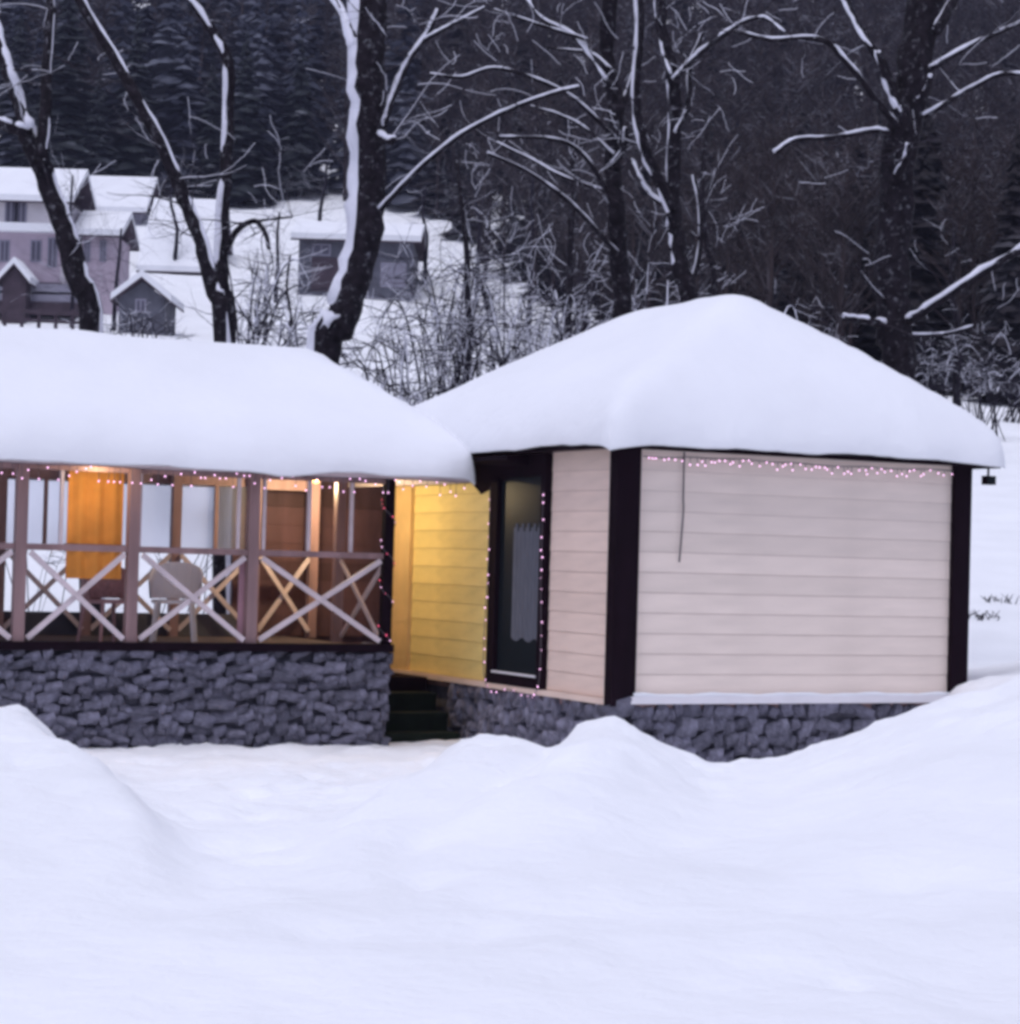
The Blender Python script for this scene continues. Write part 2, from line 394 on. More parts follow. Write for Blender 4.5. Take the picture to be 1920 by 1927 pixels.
def hip_snow(name, R, fr, label, parent_thing, seed):
    r = R['r']; T = R['T']

    def axis(lo, hi, n):
        q = [0, .01, .03, .06, .1, .16, .24, .34, .46, .6]
        e = [lo + r * 1.4 * t for t in q]; f = [hi - r * 1.4 * t for t in reversed(q)]
        mid = list(np.linspace(e[-1], f[0], n)[1:-1]); return np.array(e + mid + f)
    ax = axis(R['a0'], R['a1'], R['na']); bx = axis(R['b0'], R['b1'], R['nb'])
    A, B = np.meshgrid(ax, bx)
    d = np.minimum.reduce([A - R['a0'], R['a1'] - A, B - R['b0'], R['b1'] - B])
    # rounded plan corners
    t = np.clip(d / r, 0, 1); prof = np.sqrt(np.clip(1 - (1 - t) ** 2, 0, 1))
    zt = hip_z(A, B, R) + T * prof * (1 + 0.10 * fbm(A, B, 1.6, seed)) + 0.02 * fbm(A, B, 4, seed + 1) + 0.03 * np.exp(-d / 0.5) * fbm(A, B, 2.2, seed + 6)
    edge = np.exp(-d / 0.05)
    wob = 0.085 * fbm(A * 1.0, B * 1.0, 3.5, seed + 2) * np.exp(-d / 0.25)
    ca, cb = (R['a0'] + R['a1']) / 2, (R['b0'] + R['b1']) / 2
    ha, hb = (R['a1'] - R['a0']) / 2, (R['b1'] - R['b0']) / 2
    ua, ub = np.clip(np.abs(A - ca) - (ha - 0.45), 0, 1), np.clip(np.abs(B - cb) - (hb - 0.45), 0, 1)
    corner = np.clip(np.sqrt(ua ** 2 + ub ** 2) - 0.45, 0, 1)
    A2 = A + np.sign(A - ca) * (wob - corner * 0.4); B2 = B + np.sign(B - cb) * (wob - corner * 0.4)
    rim = zt - R.get('drop', 0.0) * edge + 0.05 * edge * fbm(A, B, 3.0, seed + 4)
    n1, n2 = A.shape
    P3 = [fr(a, b, z) for a, b, z in zip(A2.ravel(), B2.ravel(), rim.ravel())]
    mb = MB(); fs = []
    for i in range(n1 - 1):
        for j in range(n2 - 1): fs.append((i * n2 + j, i * n2 + j + 1, (i + 1) * n2 + j + 1, (i + 1) * n2 + j))
    mb.add(P3, fs)
    # underside: the roof surface just below, rim joined
    zb = np.minimum(hip_z(A, B, R) + 0.01, rim - 0.02)
    n0 = len(mb.v)
    mb.v += [tuple(fr(a, b, z)) for a, b, z in zip(A2.ravel(), B2.ravel(), zb.ravel())]
    mb.f += [tuple(n0 + k for k in reversed(f)) for f in fs]
    ring = [j for j in range(n2)] + [i * n2 + n2 - 1 for i in range(1, n1)] + [(n1 - 1) * n2 + j for j in range(n2 - 2, -1, -1)] + [i * n2 for i in range(n1 - 2, 0, -1)]
    for k in range(len(ring)):
        p, q = ring[k], ring[(k + 1) % len(ring)]
        mb.f.append((p, p + n0, q + n0, q))
    loc = fr(ca, cb, R['ze'])
    o = mb.build_at(name, M['snow'], loc, smooth=True)
    tag(o, label, 'snow')
    return o


def hip_roof(R, fr, parent, th=0.10, inset=0.14):
    """roof deck (solid) with a level soffit"""
    a0, a1, b0, b1 = R['a0'] + inset, R['a1'] - inset, R['b0'] + inset, R['b1'] - inset
    n = 15
    ax = np.linspace(a0, a1, n * 2); bx = np.linspace(b0, b1, n * 2); A, B = np.meshgrid(ax, bx)
    z = hip_z(A, B, R) - 0.03
    mb = MB(); m_ = n * 2
    fs = [(i * m_ + j, i * m_ + j + 1, (i + 1) * m_ + j + 1, (i + 1) * m_ + j) for i in range(m_ - 1) for j in range(m_ - 1)]
    mb.add([fr(a, b, q) for a, b, q in zip(A.ravel(), B.ravel(), z.ravel())], fs)
    return mb


# ------------------------------------------------------------------ stone masonry
def stone_meshes():
    out = []
    for k in range(8):
        r = random.Random(100 + k); vs = []; idx = {}; fs = []
        n = 3

        def vid(p):
            key = tuple(round(c, 4) for c in p)
            if key not in idx:
                v = Vector(p); l = max(abs(v.x), abs(v.y), abs(v.z)); sph = v.normalized() * 1.0
                q = v.lerp(sph, 0.26); q = Vector((q.x * (1 + r.uniform(-.2, .16)), q.y * (1 + r.uniform(-.3, .15)), q.z * (1 + r.uniform(-.22, .16))))
                idx[key] = len(vs); vs.append(tuple(q * 0.5))
            return idx[key]
        for axs in range(3):
            for s in (-1, 1):
                for i in range(2):
                    for j in range(2):
                        c = []
                        for (di, dj) in ((0, 0), (1, 0), (1, 1), (0, 1)):
                            p = [0, 0, 0]; p[axs] = s; p[(axs + 1) % 3] = -1 + (i + di); p[(axs + 2) % 3] = -1 + (j + dj)
                            c.append(vid(p))
                        fs.append(tuple(c) if s > 0 else tuple(reversed(c)))
        me = bpy.data.meshes.new('stone'); me.from_pydata(vs, [], fs); me.materials.append(M['stone']); me.update(); out.append(me)
    return out


STONES = stone_meshes()


def masonry(parent, fr, u0, u1, z0f, z1, rot, seed, hmin=0.10, hmax=0.17):
    """fr(u, out, z): out = distance in front of the wall face"""
    r = random.Random(seed); z = z1
    while True:
        h = r.uniform(hmin, hmax); z -= h
        if z + h * 0.5 < min(z0f(u0), z0f((u0 + u1) / 2), z0f(u1)): break
        u = u0 - r.uniform(0, .15)
        while u < u1:
            w = r.choice((0.09, 0.11, 0.13, 0.16, 0.19, 0.25)) * r.uniform(.85, 1.15); jz = r.uniform(-.035, .035); hh = h * r.uniform(.75, 1.3)
            if u + w > u1 + 0.05: w = max(0.08, u1 - u)
            if z + h > z0f(u + w / 2) and u + w / 2 > u0:
                o = bpy.data.objects.new('stone', r.choice(STONES)); COL.objects.link(o); o.parent = parent
                o.location = fr(u + w / 2, r.uniform(-0.01, 0.035), z + h / 2 + jz) - origin(parent)
                o.scale = (w * 1.1, r.uniform(.17, .27), hh * 1.08); o.rotation_euler = (r.uniform(-.2, .2), r.uniform(-.4, .4), rot + r.uniform(-.25, .25))
            u += w


# ------------------------------------------------------------------ cabin
cabin = empty('cabin', CF(0, 0, ZB), 'cream boarded cabin with dark corner posts and a snowy hipped roof', 'cabin')
CW, CL = 4.07, 5.25
CR = dict(a0=-0.30, a1=CW + 0.40, b0=-0.30, b1=CL + 0.35, ze=ZT + 0.02, sa=0.58, sa1=0.58, sb=0.90, sb1=0.62, T=0.36, r=0.55, na=34, nb=36)

core = MB(); core.box(0.05, CW - 0.05, 0.05, CL - 0.02, ZB - 0.1, ZT, CF)
wall = core.build('wall', M['mauve'], cabin)


def boards(parent, fr, u0, u1, z0, z1, n, material, dz=0.0):
    """lap boards: one mesh, shared; fr(u, out, z)"""
    h = (z1 - z0) / n; mb = MB()
    prof = [(0.0, 0.0015), (0.016, 0.0015), (0.0185, 0.006), (0.013, h - 0.0015), (0.0, h - 0.0015)]
    k = len(prof); vs = []
    for u in (u0, u1):
        for (o, z) in prof: vs.append(fr(u, o, z0 + z))
    fs = [(i, (i + 1) % k, k + (i + 1) % k, k + i) for i in range(k)] + [tuple(reversed(range(k))), tuple(range(k, 2 * k))]
    mb.add(vs, fs); me = mb.mesh('board', material, fr(u0, 0, z0))
    for i in range(n): link('board', me, parent, fr(u0, 0, z0) + Vector((0, 0, i * h)))


fcF = lambda u, o, z: CF(u, 0.05 - o, z)
fcL = lambda u, o, z: CF(0.05 - o, u, z)
pw = 0.20
NB = 12
boards(wall, fcF, pw + 0.025, CW - pw + 0.03, ZB + 0.06, ZT - 0.02, NB, M['cream'])
bd0, _ = c_left(1025, 1200); bd1, _ = c_left(921, 1200); bt1, _ = c_left(771, 1100); bt2, _ = c_left(738, 1100)
boards(wall, fcL, 0.10, bd0 - 0.01, ZB + 0.02, ZT - 0.02, NB, M['pinkcream'])
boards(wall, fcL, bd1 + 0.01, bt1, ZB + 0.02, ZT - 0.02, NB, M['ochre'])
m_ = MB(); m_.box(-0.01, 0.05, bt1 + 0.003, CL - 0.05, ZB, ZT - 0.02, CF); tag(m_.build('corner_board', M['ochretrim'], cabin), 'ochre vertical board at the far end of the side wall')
# posts
m_ = MB(); m_.box(-0.035, pw + 0.02, -0.035, 0.11, ZB - 0.04, ZT, CF); m_.build('corner_post', M['dark'], cabin)
m_ = MB(); m_.box(CW - 0.18, CW + 0.025, -0.035, 0.11, ZB - 0.35, ZT, CF); m_.build('corner_post', M['dark'], cabin)
# ledge with snow along the foot of the front wall
m_ = MB(); m_.box(pw - 0.03, CW - 0.182, -0.05, 0.04, ZB - 0.02, ZB + 0.05, CF); led = m_.build('ledge', M['white'], cabin)
m_ = MB(); m_.tube([CF(a, -0.02, ZB + 0.055 + 0.008 * math.sin(a * 7)) for a in np.linspace(pw, CW - 0.2, 30)], [0.028 + 0.006 * math.sin(k * 2.1) for k in range(30)], 6); m_.build('ledge_snow', M['snow'], led, True)
m_ = MB(); m_.box(-0.03, 0.03, 0.112, bt2, ZB - 0.035, ZB + 0.018, CF); m_.build('ledge', M['pinkcream'], cabin)
# floor joist skirt and foundation
m_ = MB(); m_.box(0.09, CW - 0.05, 0.09, CL - 0.05, -0.3, ZB - 0.02, CF); fnd = m_.build('foundation', M['mortar'], cabin)
masonry(fnd, lambda u, o, z: CF(u, 0.10 - o, z), 0.05, CW - 0.05, lambda u: 0.12, ZB - 0.03, ANG, 5)
masonry(fnd, lambda u, o, z: CF(0.10 - o, u, z), 0.08, CL - 1.7, lambda u: 0.12, ZB - 0.05, ANG + math.pi / 2, 6)
# door / tall glazed opening in the side wall
dz0 = c_left(970, 1285)[1]
door = MB(); door.box(0.03, 0.06, bd0 + 0.01, bd1 - 0.01, dz0, ZT - 0.05, CF); dr = door.build('door', M['dark'], cabin)
fw = 0.10
for (b0, b1) in ((bd0, bd0 + fw), (bd1 - fw * 1.6, bd1)):
    m_ = MB(); m_.box(-0.035, 0.03, b0, b1, dz0 - 0.03, ZT - 0.03, CF); m_.build('frame', M['dark'], dr)
m_ = MB(); m_.box(-0.035, 0.03, bd0 + fw, bd1 - fw * 1.6, ZT - 0.25, ZT - 0.03, CF); m_.build('frame', M['dark'], dr)
m_ = MB(); m_.box(-0.035, 0.03, bd0 + fw, bd1 - fw * 1.6, dz0 - 0.03, dz0 + 0.08, CF); m_.build('frame', M['dark'], dr)
m_ = MB(); m_.box(-0.05, 0.0, bd0 + fw, bd1 - fw * 1.6, dz0 + 0.082, dz0 + 0.10, CF); m_.build('threshold', M['white'], dr)
pb0, pb1 = c_left(1016, 1100)[0], c_left(964, 1100)[0]
m_ = MB(); m_.box(0.018, 0.0285, bd0 + fw + .002, bd1 - fw * 1.6 - .002, dz0 + 0.085, ZT - 0.255, CF); m_.build('pane', M['glass'], dr)
cz0, cz1 = c_left(990, 1205)[1], c_left(990, 985)[1]
m_ = MB(); nk = 14
for k in range(nk):
    q0 = pb0 + 0.02 + (pb1 - pb0) * k / nk; q1 = pb0 + 0.02 + (pb1 - pb0) * (k + 1) / nk
    m_.box(0.008 + 0.004 * (k % 2), 0.017, q0, q1 - 0.002, cz0 + 0.02 * math.sin(k), cz1 - 0.04 * (k % 3), CF)
m_.build('curtain', M['curtain'], dr)
# roof deck, soffit, fascia
rm = hip_roof(CR, CF, cabin); roof = rm.build('roof', M['roofdark'], cabin, True)
m_ = MB(); m_.box(CR['a0'] + .14, CR['a1'] - .14, CR['b0'] + .14, CR['b1'] - .14, ZT + 0.001, ZT + 0.012, CF); m_.build('soffit', M['dark'], roof)
for (a0, a1, b0, b1) in ((CR['a0'] + .16, CR['a1'] - .16, CR['b0'] + .10, CR['b0'] + .13), (CR['a0'] + .10, CR['a0'] + .13, CR['b0'] + .16, CR['b1'] - .16), (CR['a1'] - .13, CR['a1'] - .10, CR['b0'] + .16, CR['b1'] - .16)):
    m_ = MB(); m_.box(a0, a1, b0, b1, ZT - 0.03, ZT + 0.0, CF); m_.build('fascia', M['dark'], roof)
hip_snow('roof_snow', CR, CF, 'thick smooth snow blanket on the hipped roof of the cream cabin', cabin, 21)
# dark eave bracket left of the door
m_ = MB(); q0, q1 = bd1 + 0.0, bd1 + 0.55
m_.hexa([CF(-0.28, bd1 - 0.85, ZT - 0.10), CF(0.03, bd1 - 0.85, ZT - 0.16), CF(0.03, bd1 + 0.35, ZT - 0.42), CF(-0.28, bd1 + 0.35, ZT - 0.10),
         CF(-0.28, bd1 - 0.85, ZT - 0.052), CF(0.03, bd1 - 0.85, ZT - 0.05), CF(0.03, bd1 + 0.35, ZT - 0.05), CF(-0.28, bd1 + 0.35, ZT - 0.052)])
m_.build('eave_bracket', M['dark'], cabin)

# ------------------------------------------------------------------ veranda
VZ = v_at(400, 1210)[1]                                          # sill
VZ0, VZ1 = VZ - 0.06, 2.90
VR = dict(a0=-7.5, a1=0.86, b0=-0.42, b1=4.4, ze=VZ1 + 0.0, sa=0.6, sa1=1.15, sb=0.46, sb1=0.46, T=0.36, r=0.55, na=50, nb=36, drop=0.02)
ver = empty('veranda', VF(-2, 0, 0.1), 'open timber veranda with crossed braces on a dark stone base', 'veranda')
m_ = MB(); m_.box(-7.0, 0.0, 0.10, 3.9, -0.4, VZ0 - 0.01, VF); vb = m_.build('stone_base', M['mortar'], ver)
masonry(vb, lambda u, o, z: VF(u, 0.10 - o, z), -4.7, 0.0, lambda u: 0.02, VZ0 - 0.02, ANG, 8, 0.085, 0.135)
masonry(vb, lambda u, o, z: VF(0.0 + o, u, z), 0.12, 0.9, lambda u: 0.3, VZ0 - 0.02, ANG + math.pi / 2, 9)
m_ = MB(); m_.box(-7.0, 0.06, -0.05, 0.12, VZ0 - 0.02, VZ0 + 0.06, VF); m_.build('sill_beam', M['dark'], ver)
nfl = 16
for k in range(nfl):
    m_ = MB(); m_.box(-7.0, -0.02, 0.121 + k * 0.235, 0.121 + k * 0.235 + 0.225, VZ0 - 0.009, VZ0 + 0.02, VF); m_.build('floor_plank', M['floor'], ver)
ZR = v_at(400, 1038)[1]
pxs = [38, 250, 476, 731]
post_a = [v_at(x, 1100)[0] for x in pxs]
post_a = [post_a[0] - 2.4, post_a[0] - 1.2] + post_a
for i, a in enumerate(post_a):
    w = 0.055 if i < len(post_a) - 1 else 0.05
    m_ = MB(); m_.box(a - w, a + w, 0.0, 0.10, VZ0 + 0.06, VZ1 + 0.05, VF); m_.build('post', M['mauve'] if i < len(post_a) - 1 else M['dark'], ver)
for i in range(len(post_a) - 1):
    a0, a1 = post_a[i] + 0.055, post_a[i + 1] - 0.055
    m_ = MB(); m_.box(a0, a1, 0.02, 0.08, ZR - 0.03, ZR + 0.03, VF); m_.build('rail', M['mauve'], ver)
    m_ = MB(); m_.box(a0, a1, 0.02, 0.09, VZ1 - 0.10, VZ1 + 0.02, VF); m_.build('header', M['mauve'], ver)
    for (za, zb, off) in ((VZ0 + 0.09, ZR - 0.05, 0.02), (ZR - 0.05, VZ0 + 0.09, -0.012)):
        m_ = MB(); m_.beam(VF(a0 + 0.03, off, za), VF(a1 - 0.03, off, zb), 0.028, 0.052, D1); m_.build('brace', M['palewood'], ver)
# thin glazing bars of the upper openings
for x in (45, 118, 266, 452, 500, 585, 665):
    a = v_at(x, 960)[0]; m_ = MB(); m_.box(a - 0.017, a + 0.017, 0.03, 0.07, ZR + 0.031, VZ1 - 0.101, VF); m_.build('glazing_bar', M['palewood'], ver)
# side railing at the right end
bs = [0.12, 1.25]
for za, zb in ((VZ0 + 0.09, ZR - 0.05), (ZR - 0.05, VZ0 + 0.09)):
    m_ = MB(); m_.beam(VF(-0.02 if za < zb else 0.012, bs[0], za), VF(-0.02 if za < zb else 0.012, bs[1], zb), 0.028, 0.045, D2); m_.build('brace', M['palewood'], ver)
m_ = MB(); m_.box(-0.03, 0.03, 0.11, 1.3, ZR - 0.03, ZR + 0.03, VF); m_.build('rail', M['palewood'], ver)
m_ = MB(); m_.box(-0.05, 0.05, 1.301, 1.40, VZ0 + 0.02, VZ1 + 0.05, VF); m_.build('post', M['mauve'], ver)
# rear railing and rear wall
BR = 2.4
ra = [v_at(x, 1100, BR)[0] for x in (-180, 0, 165, 330, 480, 590)]
for i in range(len(ra)):
    m_ = MB(); m_.box(ra[i] - .05, ra[i] + .05, BR, BR + .1, VZ0 + .02, VZ1 + .35, VF); m_.build('post', M['mauve'], ver)
    if i < len(ra) - 1:
        a0, a1 = ra[i] + .05, ra[i + 1] - .05
        m_ = MB(); m_.box(a0, a1, BR + .02, BR + .08, ZR - .03, ZR + .03, VF); m_.build('rail', M['mauve'], ver)
        for za, zb, off in ((VZ0 + .09, ZR - .05, .02), (ZR - .05, VZ0 + .09, -.012)):
            m_ = MB(); m_.beam(VF(a0, BR + off, za), VF(a1, BR + off, zb), .028, .05, D1); m_.build('brace', M['palewood'], ver)
zh = v_at(340, 914, BR)[1]
for i in range(len(ra) - 2):
    m_ = MB(); m_.box(ra[i] + .051, ra[i + 1] - .051, BR + .085, BR + .089, ZR + .031, zh + .02, VF); m_.build('pane', M['sheet'], ver)
    m_ = MB(); am = ra[i] * .5 + ra[i + 1] * .5; m_.box(am - .02, am + .02, BR + .03, BR + .07, ZR + .031, zh + .02, VF); m_.build('glazing_bar', M['mauve'], ver)
m_ = MB(); m_.box(ra[0] - 2, ra[-1], BR + .101, BR + .14, zh, VZ1 + .3, VF); m_.build('rear_header', M['mauve'], ver)
bwa = v_at(440, 1000, 2.9)[0]
nb_ = 9
m_ = MB(); m_.box(bwa + .01, 1.75, 2.95, 2.98, 0.1, VZ0 + 1.95, VF); m_.build('rear_wall', M['brownwall'], ver)
zk = v_at(120, 1152, BR)[1]
m_ = MB(); m_.box(ra[0] - 2, bwa, BR + .101, BR + .13, VZ0 + .021, zk, VF); m_.build('kickboard', M['hslate'], ver)
for k in range(nb_):
    m_ = MB(); z0 = VZ0 + 0.02 + k * 0.21; m_.box(bwa, 1.75, 2.9, 2.94 + 0.005 * (k % 2), z0, z0 + 0.206, VF); m_.build('wall_board', M['brownwall'], ver)
# mauve panel by the third post
a0, z0 = v_at(446, 1195, 0.12); a1, z1 = v_at(486, 1050, 0.12)
m_ = MB(); m_.box(a0, a1, 0.105, 0.13, VZ0 + .061, z1, VF); tag(m_.build('panel', M['hmauve2'], ver), 'mauve upright panel beside the middle post')
vr = hip_roof(VR, VF, ver); vroof = vr.build('roof', M['roofdark'], ver, True)
m_ = MB(); m_.box(VR['a0'] + .14, VR['a1'] - .14, VR['b0'] + .14, VR['b1'] - .14, VZ1 + .051, VZ1 + .056, VF); m_.build('ceiling', M['mauve'], vroof)
m_ = MB(); m_.box(VR['a0'] + .16, VR['a1'] - .16, VR['b0'] + .10, VR['b0'] + .13, VZ1 - 0.06, VZ1 + 0.05, VF); m_.build('fascia', M['palewood'], vroof)
m_ = MB(); m_.box(VR['a1'] - .13, VR['a1'] - .10, VR['b0'] + .16, VR['b1'] - .16, VZ1 - 0.06, VZ1 + 0.05, VF); m_.build('fascia', M['palewood'], vroof)
hip_snow('roof_snow', VR, VF, 'long thick snow blanket on the lower veranda roof at left', ver, 31)

# orange blind
a0, z0 = v_at(123, 1088, 0.35); a1, z1 = v_at(235, 885, 0.35)
ob = empty('window_blind', VF((a0 + a1) / 2, 0.35, z0), 'orange hanging blind between the two left veranda posts', 'blind')
zm = v_at(180, 1030, 0.35)[1]
for (q0, q1, nm) in ((zm + 0.03, z1, 'cloth'), (z0, zm - 0.03, 'cloth')):
    m_ = MB(); nn = 24
    for k in range(nn):
        t0, t1 = k / nn, (k + 1) / nn
        f = lambda t: 0.35 + 0.018 * math.sin(t * 21)
        aa, ab = a0 + (a1 - a0) * t0, a0 + (a1 - a0) * t1
        m_.hexa([VF(aa, f(t0), q0), VF(ab, f(t1), q0), VF(ab, f(t1) + .006, q0), VF(aa, f(t0) + .006, q0), VF(aa, f(t0), q1), VF(ab, f(t1), q1), VF(ab, f(t1) + .006, q1), VF(aa, f(t0) + .006, q1)])
    m_.build(nm, M['orange'], ob)
m_ = MB(); m_.box(a0 - .02, a1 + .02, .33, .38, zm - 0.03, zm + 0.03, VF); m_.build('batten', M['mauve'], ob)
m_ = MB(); m_.box(a0 - .02, a1 + .02, .33, .38, z1 + .001, z1 + 0.05, VF); m_.build('batten', M['mauve'], ob)


def chair(px, b, material, label, rot, rnd_back=True):
    a = v_at(px, 1100, b)[0]; base = VF(a, b, VZ0 + 0.02)
    t = empty('chair', base, label, 'chair', 'chairs on the veranda'); c, s = math.cos(rot + ANG), math.sin(rot + ANG)

    def fr(x, y, z): return base + Vector((c * x - s * y, s * x + c * y, z))
    m_ = MB(); n = 14
    top = [fr(0.24 * math.cos(2 * math.pi * k / n), 0.23 * math.sin(2 * math.pi * k / n), 0.43) for k in range(n)]
    bot = [p - Vector((0, 0, 0.035)) for p in top]
    m_.add(top + bot, [tuple(range(n)), tuple(reversed(range(n, 2 * n)))] + [(k, k + n, (k + 1) % n + n, (k + 1) % n) for k in range(n)]); m_.build('seat', material, t)
    m_ = MB(); vs = []; fs = []; nu, nv = 13, 8
    for d in (0, 0.018):
        for i in range(nu):
            th = math.radians(-10 + 200 * i / (nu - 1))
            for j in range(nv):
                h = (0.36 * math.sin(math.pi * (i + 0.7) / (nu + 0.4)) ** 0.5 + 0.02) * j / (nv - 1)
                vs.append(fr((0.24 + d + 0.10 * h) * math.cos(th), (0.22 + d + 0.16 * h) * math.sin(th), 0.44 + h))
    N = nu * nv
    for i in range(nu - 1):
        for j in range(nv - 1):
            q = (i * nv + j, (i + 1) * nv + j, (i + 1) * nv + j + 1, i * nv + j + 1); fs.append(q); fs.append(tuple(N + k for k in reversed(q)))
        fs.append((i * nv + nv - 1, (i + 1) * nv + nv - 1, N + (i + 1) * nv + nv - 1, N + i * nv + nv - 1))
    m_.add(vs, fs); m_.build('backrest', material, t)
    for x in (-.17, .17):
        for y in (-.16, .16):
            m_ = MB(); m_.tube([fr(x * 1.25, y * 1.25, 0), fr(x, y, 0.41)], [0.018, 0.022], 6); m_.build('leg', material, t)


chair(205, 0.75, M['pinkchair'], 'pink round-backed chair below the orange blind', 0.3)
chair(330, 1.05, M['white'], 'white round-backed chair behind the middle crossed braces', -0.4)

# steps in the passage
st = empty('entrance_steps', VF(0.5, 0.4, 0.1), 'dark mossy steps in the gap between veranda and cabin', 'steps')
for k in range(3):
    m_ = MB(); m_.box(0.07, 0.98, 0.25 + 0.3 * k, 0.56 + 0.3 * k, 0.18 + 0.19 * k, 0.22 + 0.19 * k + 0.01, VF); m_.build('tread', M['green'], st)
    m_ = MB(); m_.box(0.07, 0.98, 0.27 + 0.3 * k, 0.30 + 0.3 * k, 0.0 + 0.19 * k, 0.179 + 0.19 * k, VF); m_.build('riser', M['green'], st)
m_ = MB(); m_.box(0.06, 1.0, 1.16, 2.3, 0.60, 0.76, VF); m_.build('landing', M['dark'], st)

# warm lamps under the veranda roof: one in the passage, one by the orange blind
def lamp(pos, watts, label):
    t = empty('ceiling_lamp', pos, label, 'lamp'); m_ = MB()
    m_.tube([pos + Vector((0, 0, .0)), pos + Vector((0, 0, .05)), pos + Vector((0, 0, .09))], [.045, .05, .03], 10); m_.build('globe', emis('warm_lamp_globe', (1.0, 0.62, 0.25), 4.0), t, True)
    m_ = MB(); m_.tube([pos + Vector((0, 0, .0905)), pos + Vector((0, 0, .096))], [.06, .06], 6); m_.build('base', M['dark'], t)
    l = bpy.data.lights.new('lamp_light', 'POINT'); l.energy = watts; l.color = (1.0, 0.77, 0.43); l.shadow_soft_size = 0.05
    lo = bpy.data.objects.new('lamp_light', l); COL.objects.link(lo); lo.parent = t; lo.location = (0, 0, -0.06)


lamp(VF(-0.12, 1.75, VZ1 - 0.045), 58.0, 'warm ceiling lamp in the passage beside the yellow wall')
lamp(VF(v_at(185, 900)[0], -0.14, VZ1 - 0.045), 5.0, 'small warm ceiling lamp in front of the orange blind')

# ------------------------------------------------------------------ string lights
bm_ = MB(); rr = 0.008
oct_ = [(0, 0, 1.3), (1, 0, 0), (0, 1, 0), (-1, 0, 0), (0, -1, 0), (0, 0, -1.3)]
bm_.add([Vector(p) * rr for p in oct_], [(0, 1, 2), (0, 2, 3), (0, 3, 4), (0, 4, 1), (5, 2, 1), (5, 3, 2), (5, 4, 3), (5, 1, 4)])
BULB = bm_.mesh('bulb', M['bulb'], smooth=True); RBULB = bm_.mesh('bulb', M['redbulb'], smooth=True)


def lights(pts, label, step, drop, seed, red=0.0, jit=0.01):
    r = random.Random(seed); t = empty('string_lights', pts[0], label, 'string lights', 'lit fairy light strings')
    line = bez(pts, 8) if len(pts) > 2 else [Vector(pts[0]).lerp(Vector(pts[1]), k / 40) for k in range(41)]
    line = [p + Vector((0, 0, -0.012 * abs(math.sin(k * 0.7)))) for k, p in enumerate(line)]
    m_ = MB(); m_.tube(line, [0.005] * len(line), 5); acc = 0; spots = []; st0 = step
    for k in range(len(line) - 1):
        d = (line[k + 1] - line[k]); L_ = d.length; q = 0
        while acc + (L_ - q) >= step:
            q += step - acc; acc = 0; step = st0 * r.uniform(.55, 1.5)
            p = line[k] + d * (q / L_); dz = r.choice(drop); e = p + Vector((r.uniform(-jit, jit), r.uniform(-jit, jit), -dz))
            if dz > 0.03: m_.tube([p, e], [0.003, 0.003], 4)
            spots.append(e)
        acc += L_ - q
    m_.build('wire', M['cable'], t)
    for e in spots: link('bulb', RBULB if r.random() < red else BULB, t, e)
    return t


lights([VF(-4.6, -0.385, VZ1 - 0.05), VF(-2.0, -0.385, VZ1 - 0.06), VF(0.70, -0.385, VZ1 - 0.05)], 'pink fairy lights hanging along the veranda eave', 0.075, [0.01, 0.03, 0.06, 0.10, 0.14], 1)
pc = []
for k in range(40):
    th = k * 0.62; pc.append(VF(0.0 + 0.075 * math.cos(th) + post_a[-1], 0.05 + 0.075 * math.sin(th), VZ1 - 0.1 - k * (VZ1 - VZ0 - 0.2) / 39))
lights(pc, 'red and pink fairy lights wound around the veranda corner post', 0.11, [0.0], 2, red=0.55, jit=0.003)
lights([CF(-0.05, bd1 - 0.02, ZT - 0.35), CF(-0.05, bd1 - 0.02, (ZT + dz0) / 2), CF(-0.05, bd1 - 0.02, dz0), CF(-0.05, (bd0 + bd1) / 2, dz0 - 0.06), CF(-0.05, bd0 + 0.02, dz0), CF(-0.05, bd0 + 0.02, (ZT + dz0) / 2), CF(-0.05, bd0 + 0.02, ZT - 0.4)],
       'pink fairy lights framing the narrow dark cabin door', 0.13, [0.0, 0.01], 3)
lights([CF(pw + 0.03, -0.045, ZT - 0.09), CF(1.2, -0.045, ZT - 0.065), CF(2.4, -0.045, ZT - 0.08), CF(CW - 0.22, -0.045, ZT - 0.065)], 'pink fairy lights under the front eave of the cream cabin', 0.06, [0.01, 0.02, 0.035, 0.05, 0.07], 4)

# hanging cable and small fixture
a, zt = c_front(1287, 872); z2 = c_front(1283, 1058)[1]
m_ = MB(); m_.tube(bez([CF(a, -0.005, ZT - 0.03), CF(a + .005, 0.0, ZT - .45), CF(a + 0.01, 0.0, (zt + z2) / 2), CF(a - 0.02, 0.0, z2)], 6), [0.008] * 19, 6)
hc = m_.build_at('hanging_cable', M['cable'], CF(a, 0, z2), True); tag(hc, 'thin grey cable hanging down the cream front wall', 'cable')
lf = empty('floodlight', CF(CW + 0.2, -0.1, ZT - 0.2), 'small dark unlit floodlight under the right end of the cabin eave', 'lamp')
m_ = MB(); m_.box(CW + 0.14, CW + 0.26, -0.12, -0.04, ZT - 0.20, ZT - 0.11, CF); m_.build('housing', M['dark'], lf)
m_ = MB(); m_.box(CW + 0.15, CW + 0.25, -0.128, -0.121, ZT - 0.19, ZT - 0.12, CF); m_.build('lens', M['glass'], lf)
m_ = MB(); m_.tube([CF(CW + 0.2, -0.07, ZT - 0.11), CF(CW + 0.2, -0.07, ZT + 0.0)], [0.012, 0.012], 6); m_.build('bracket', M['dark'], lf)


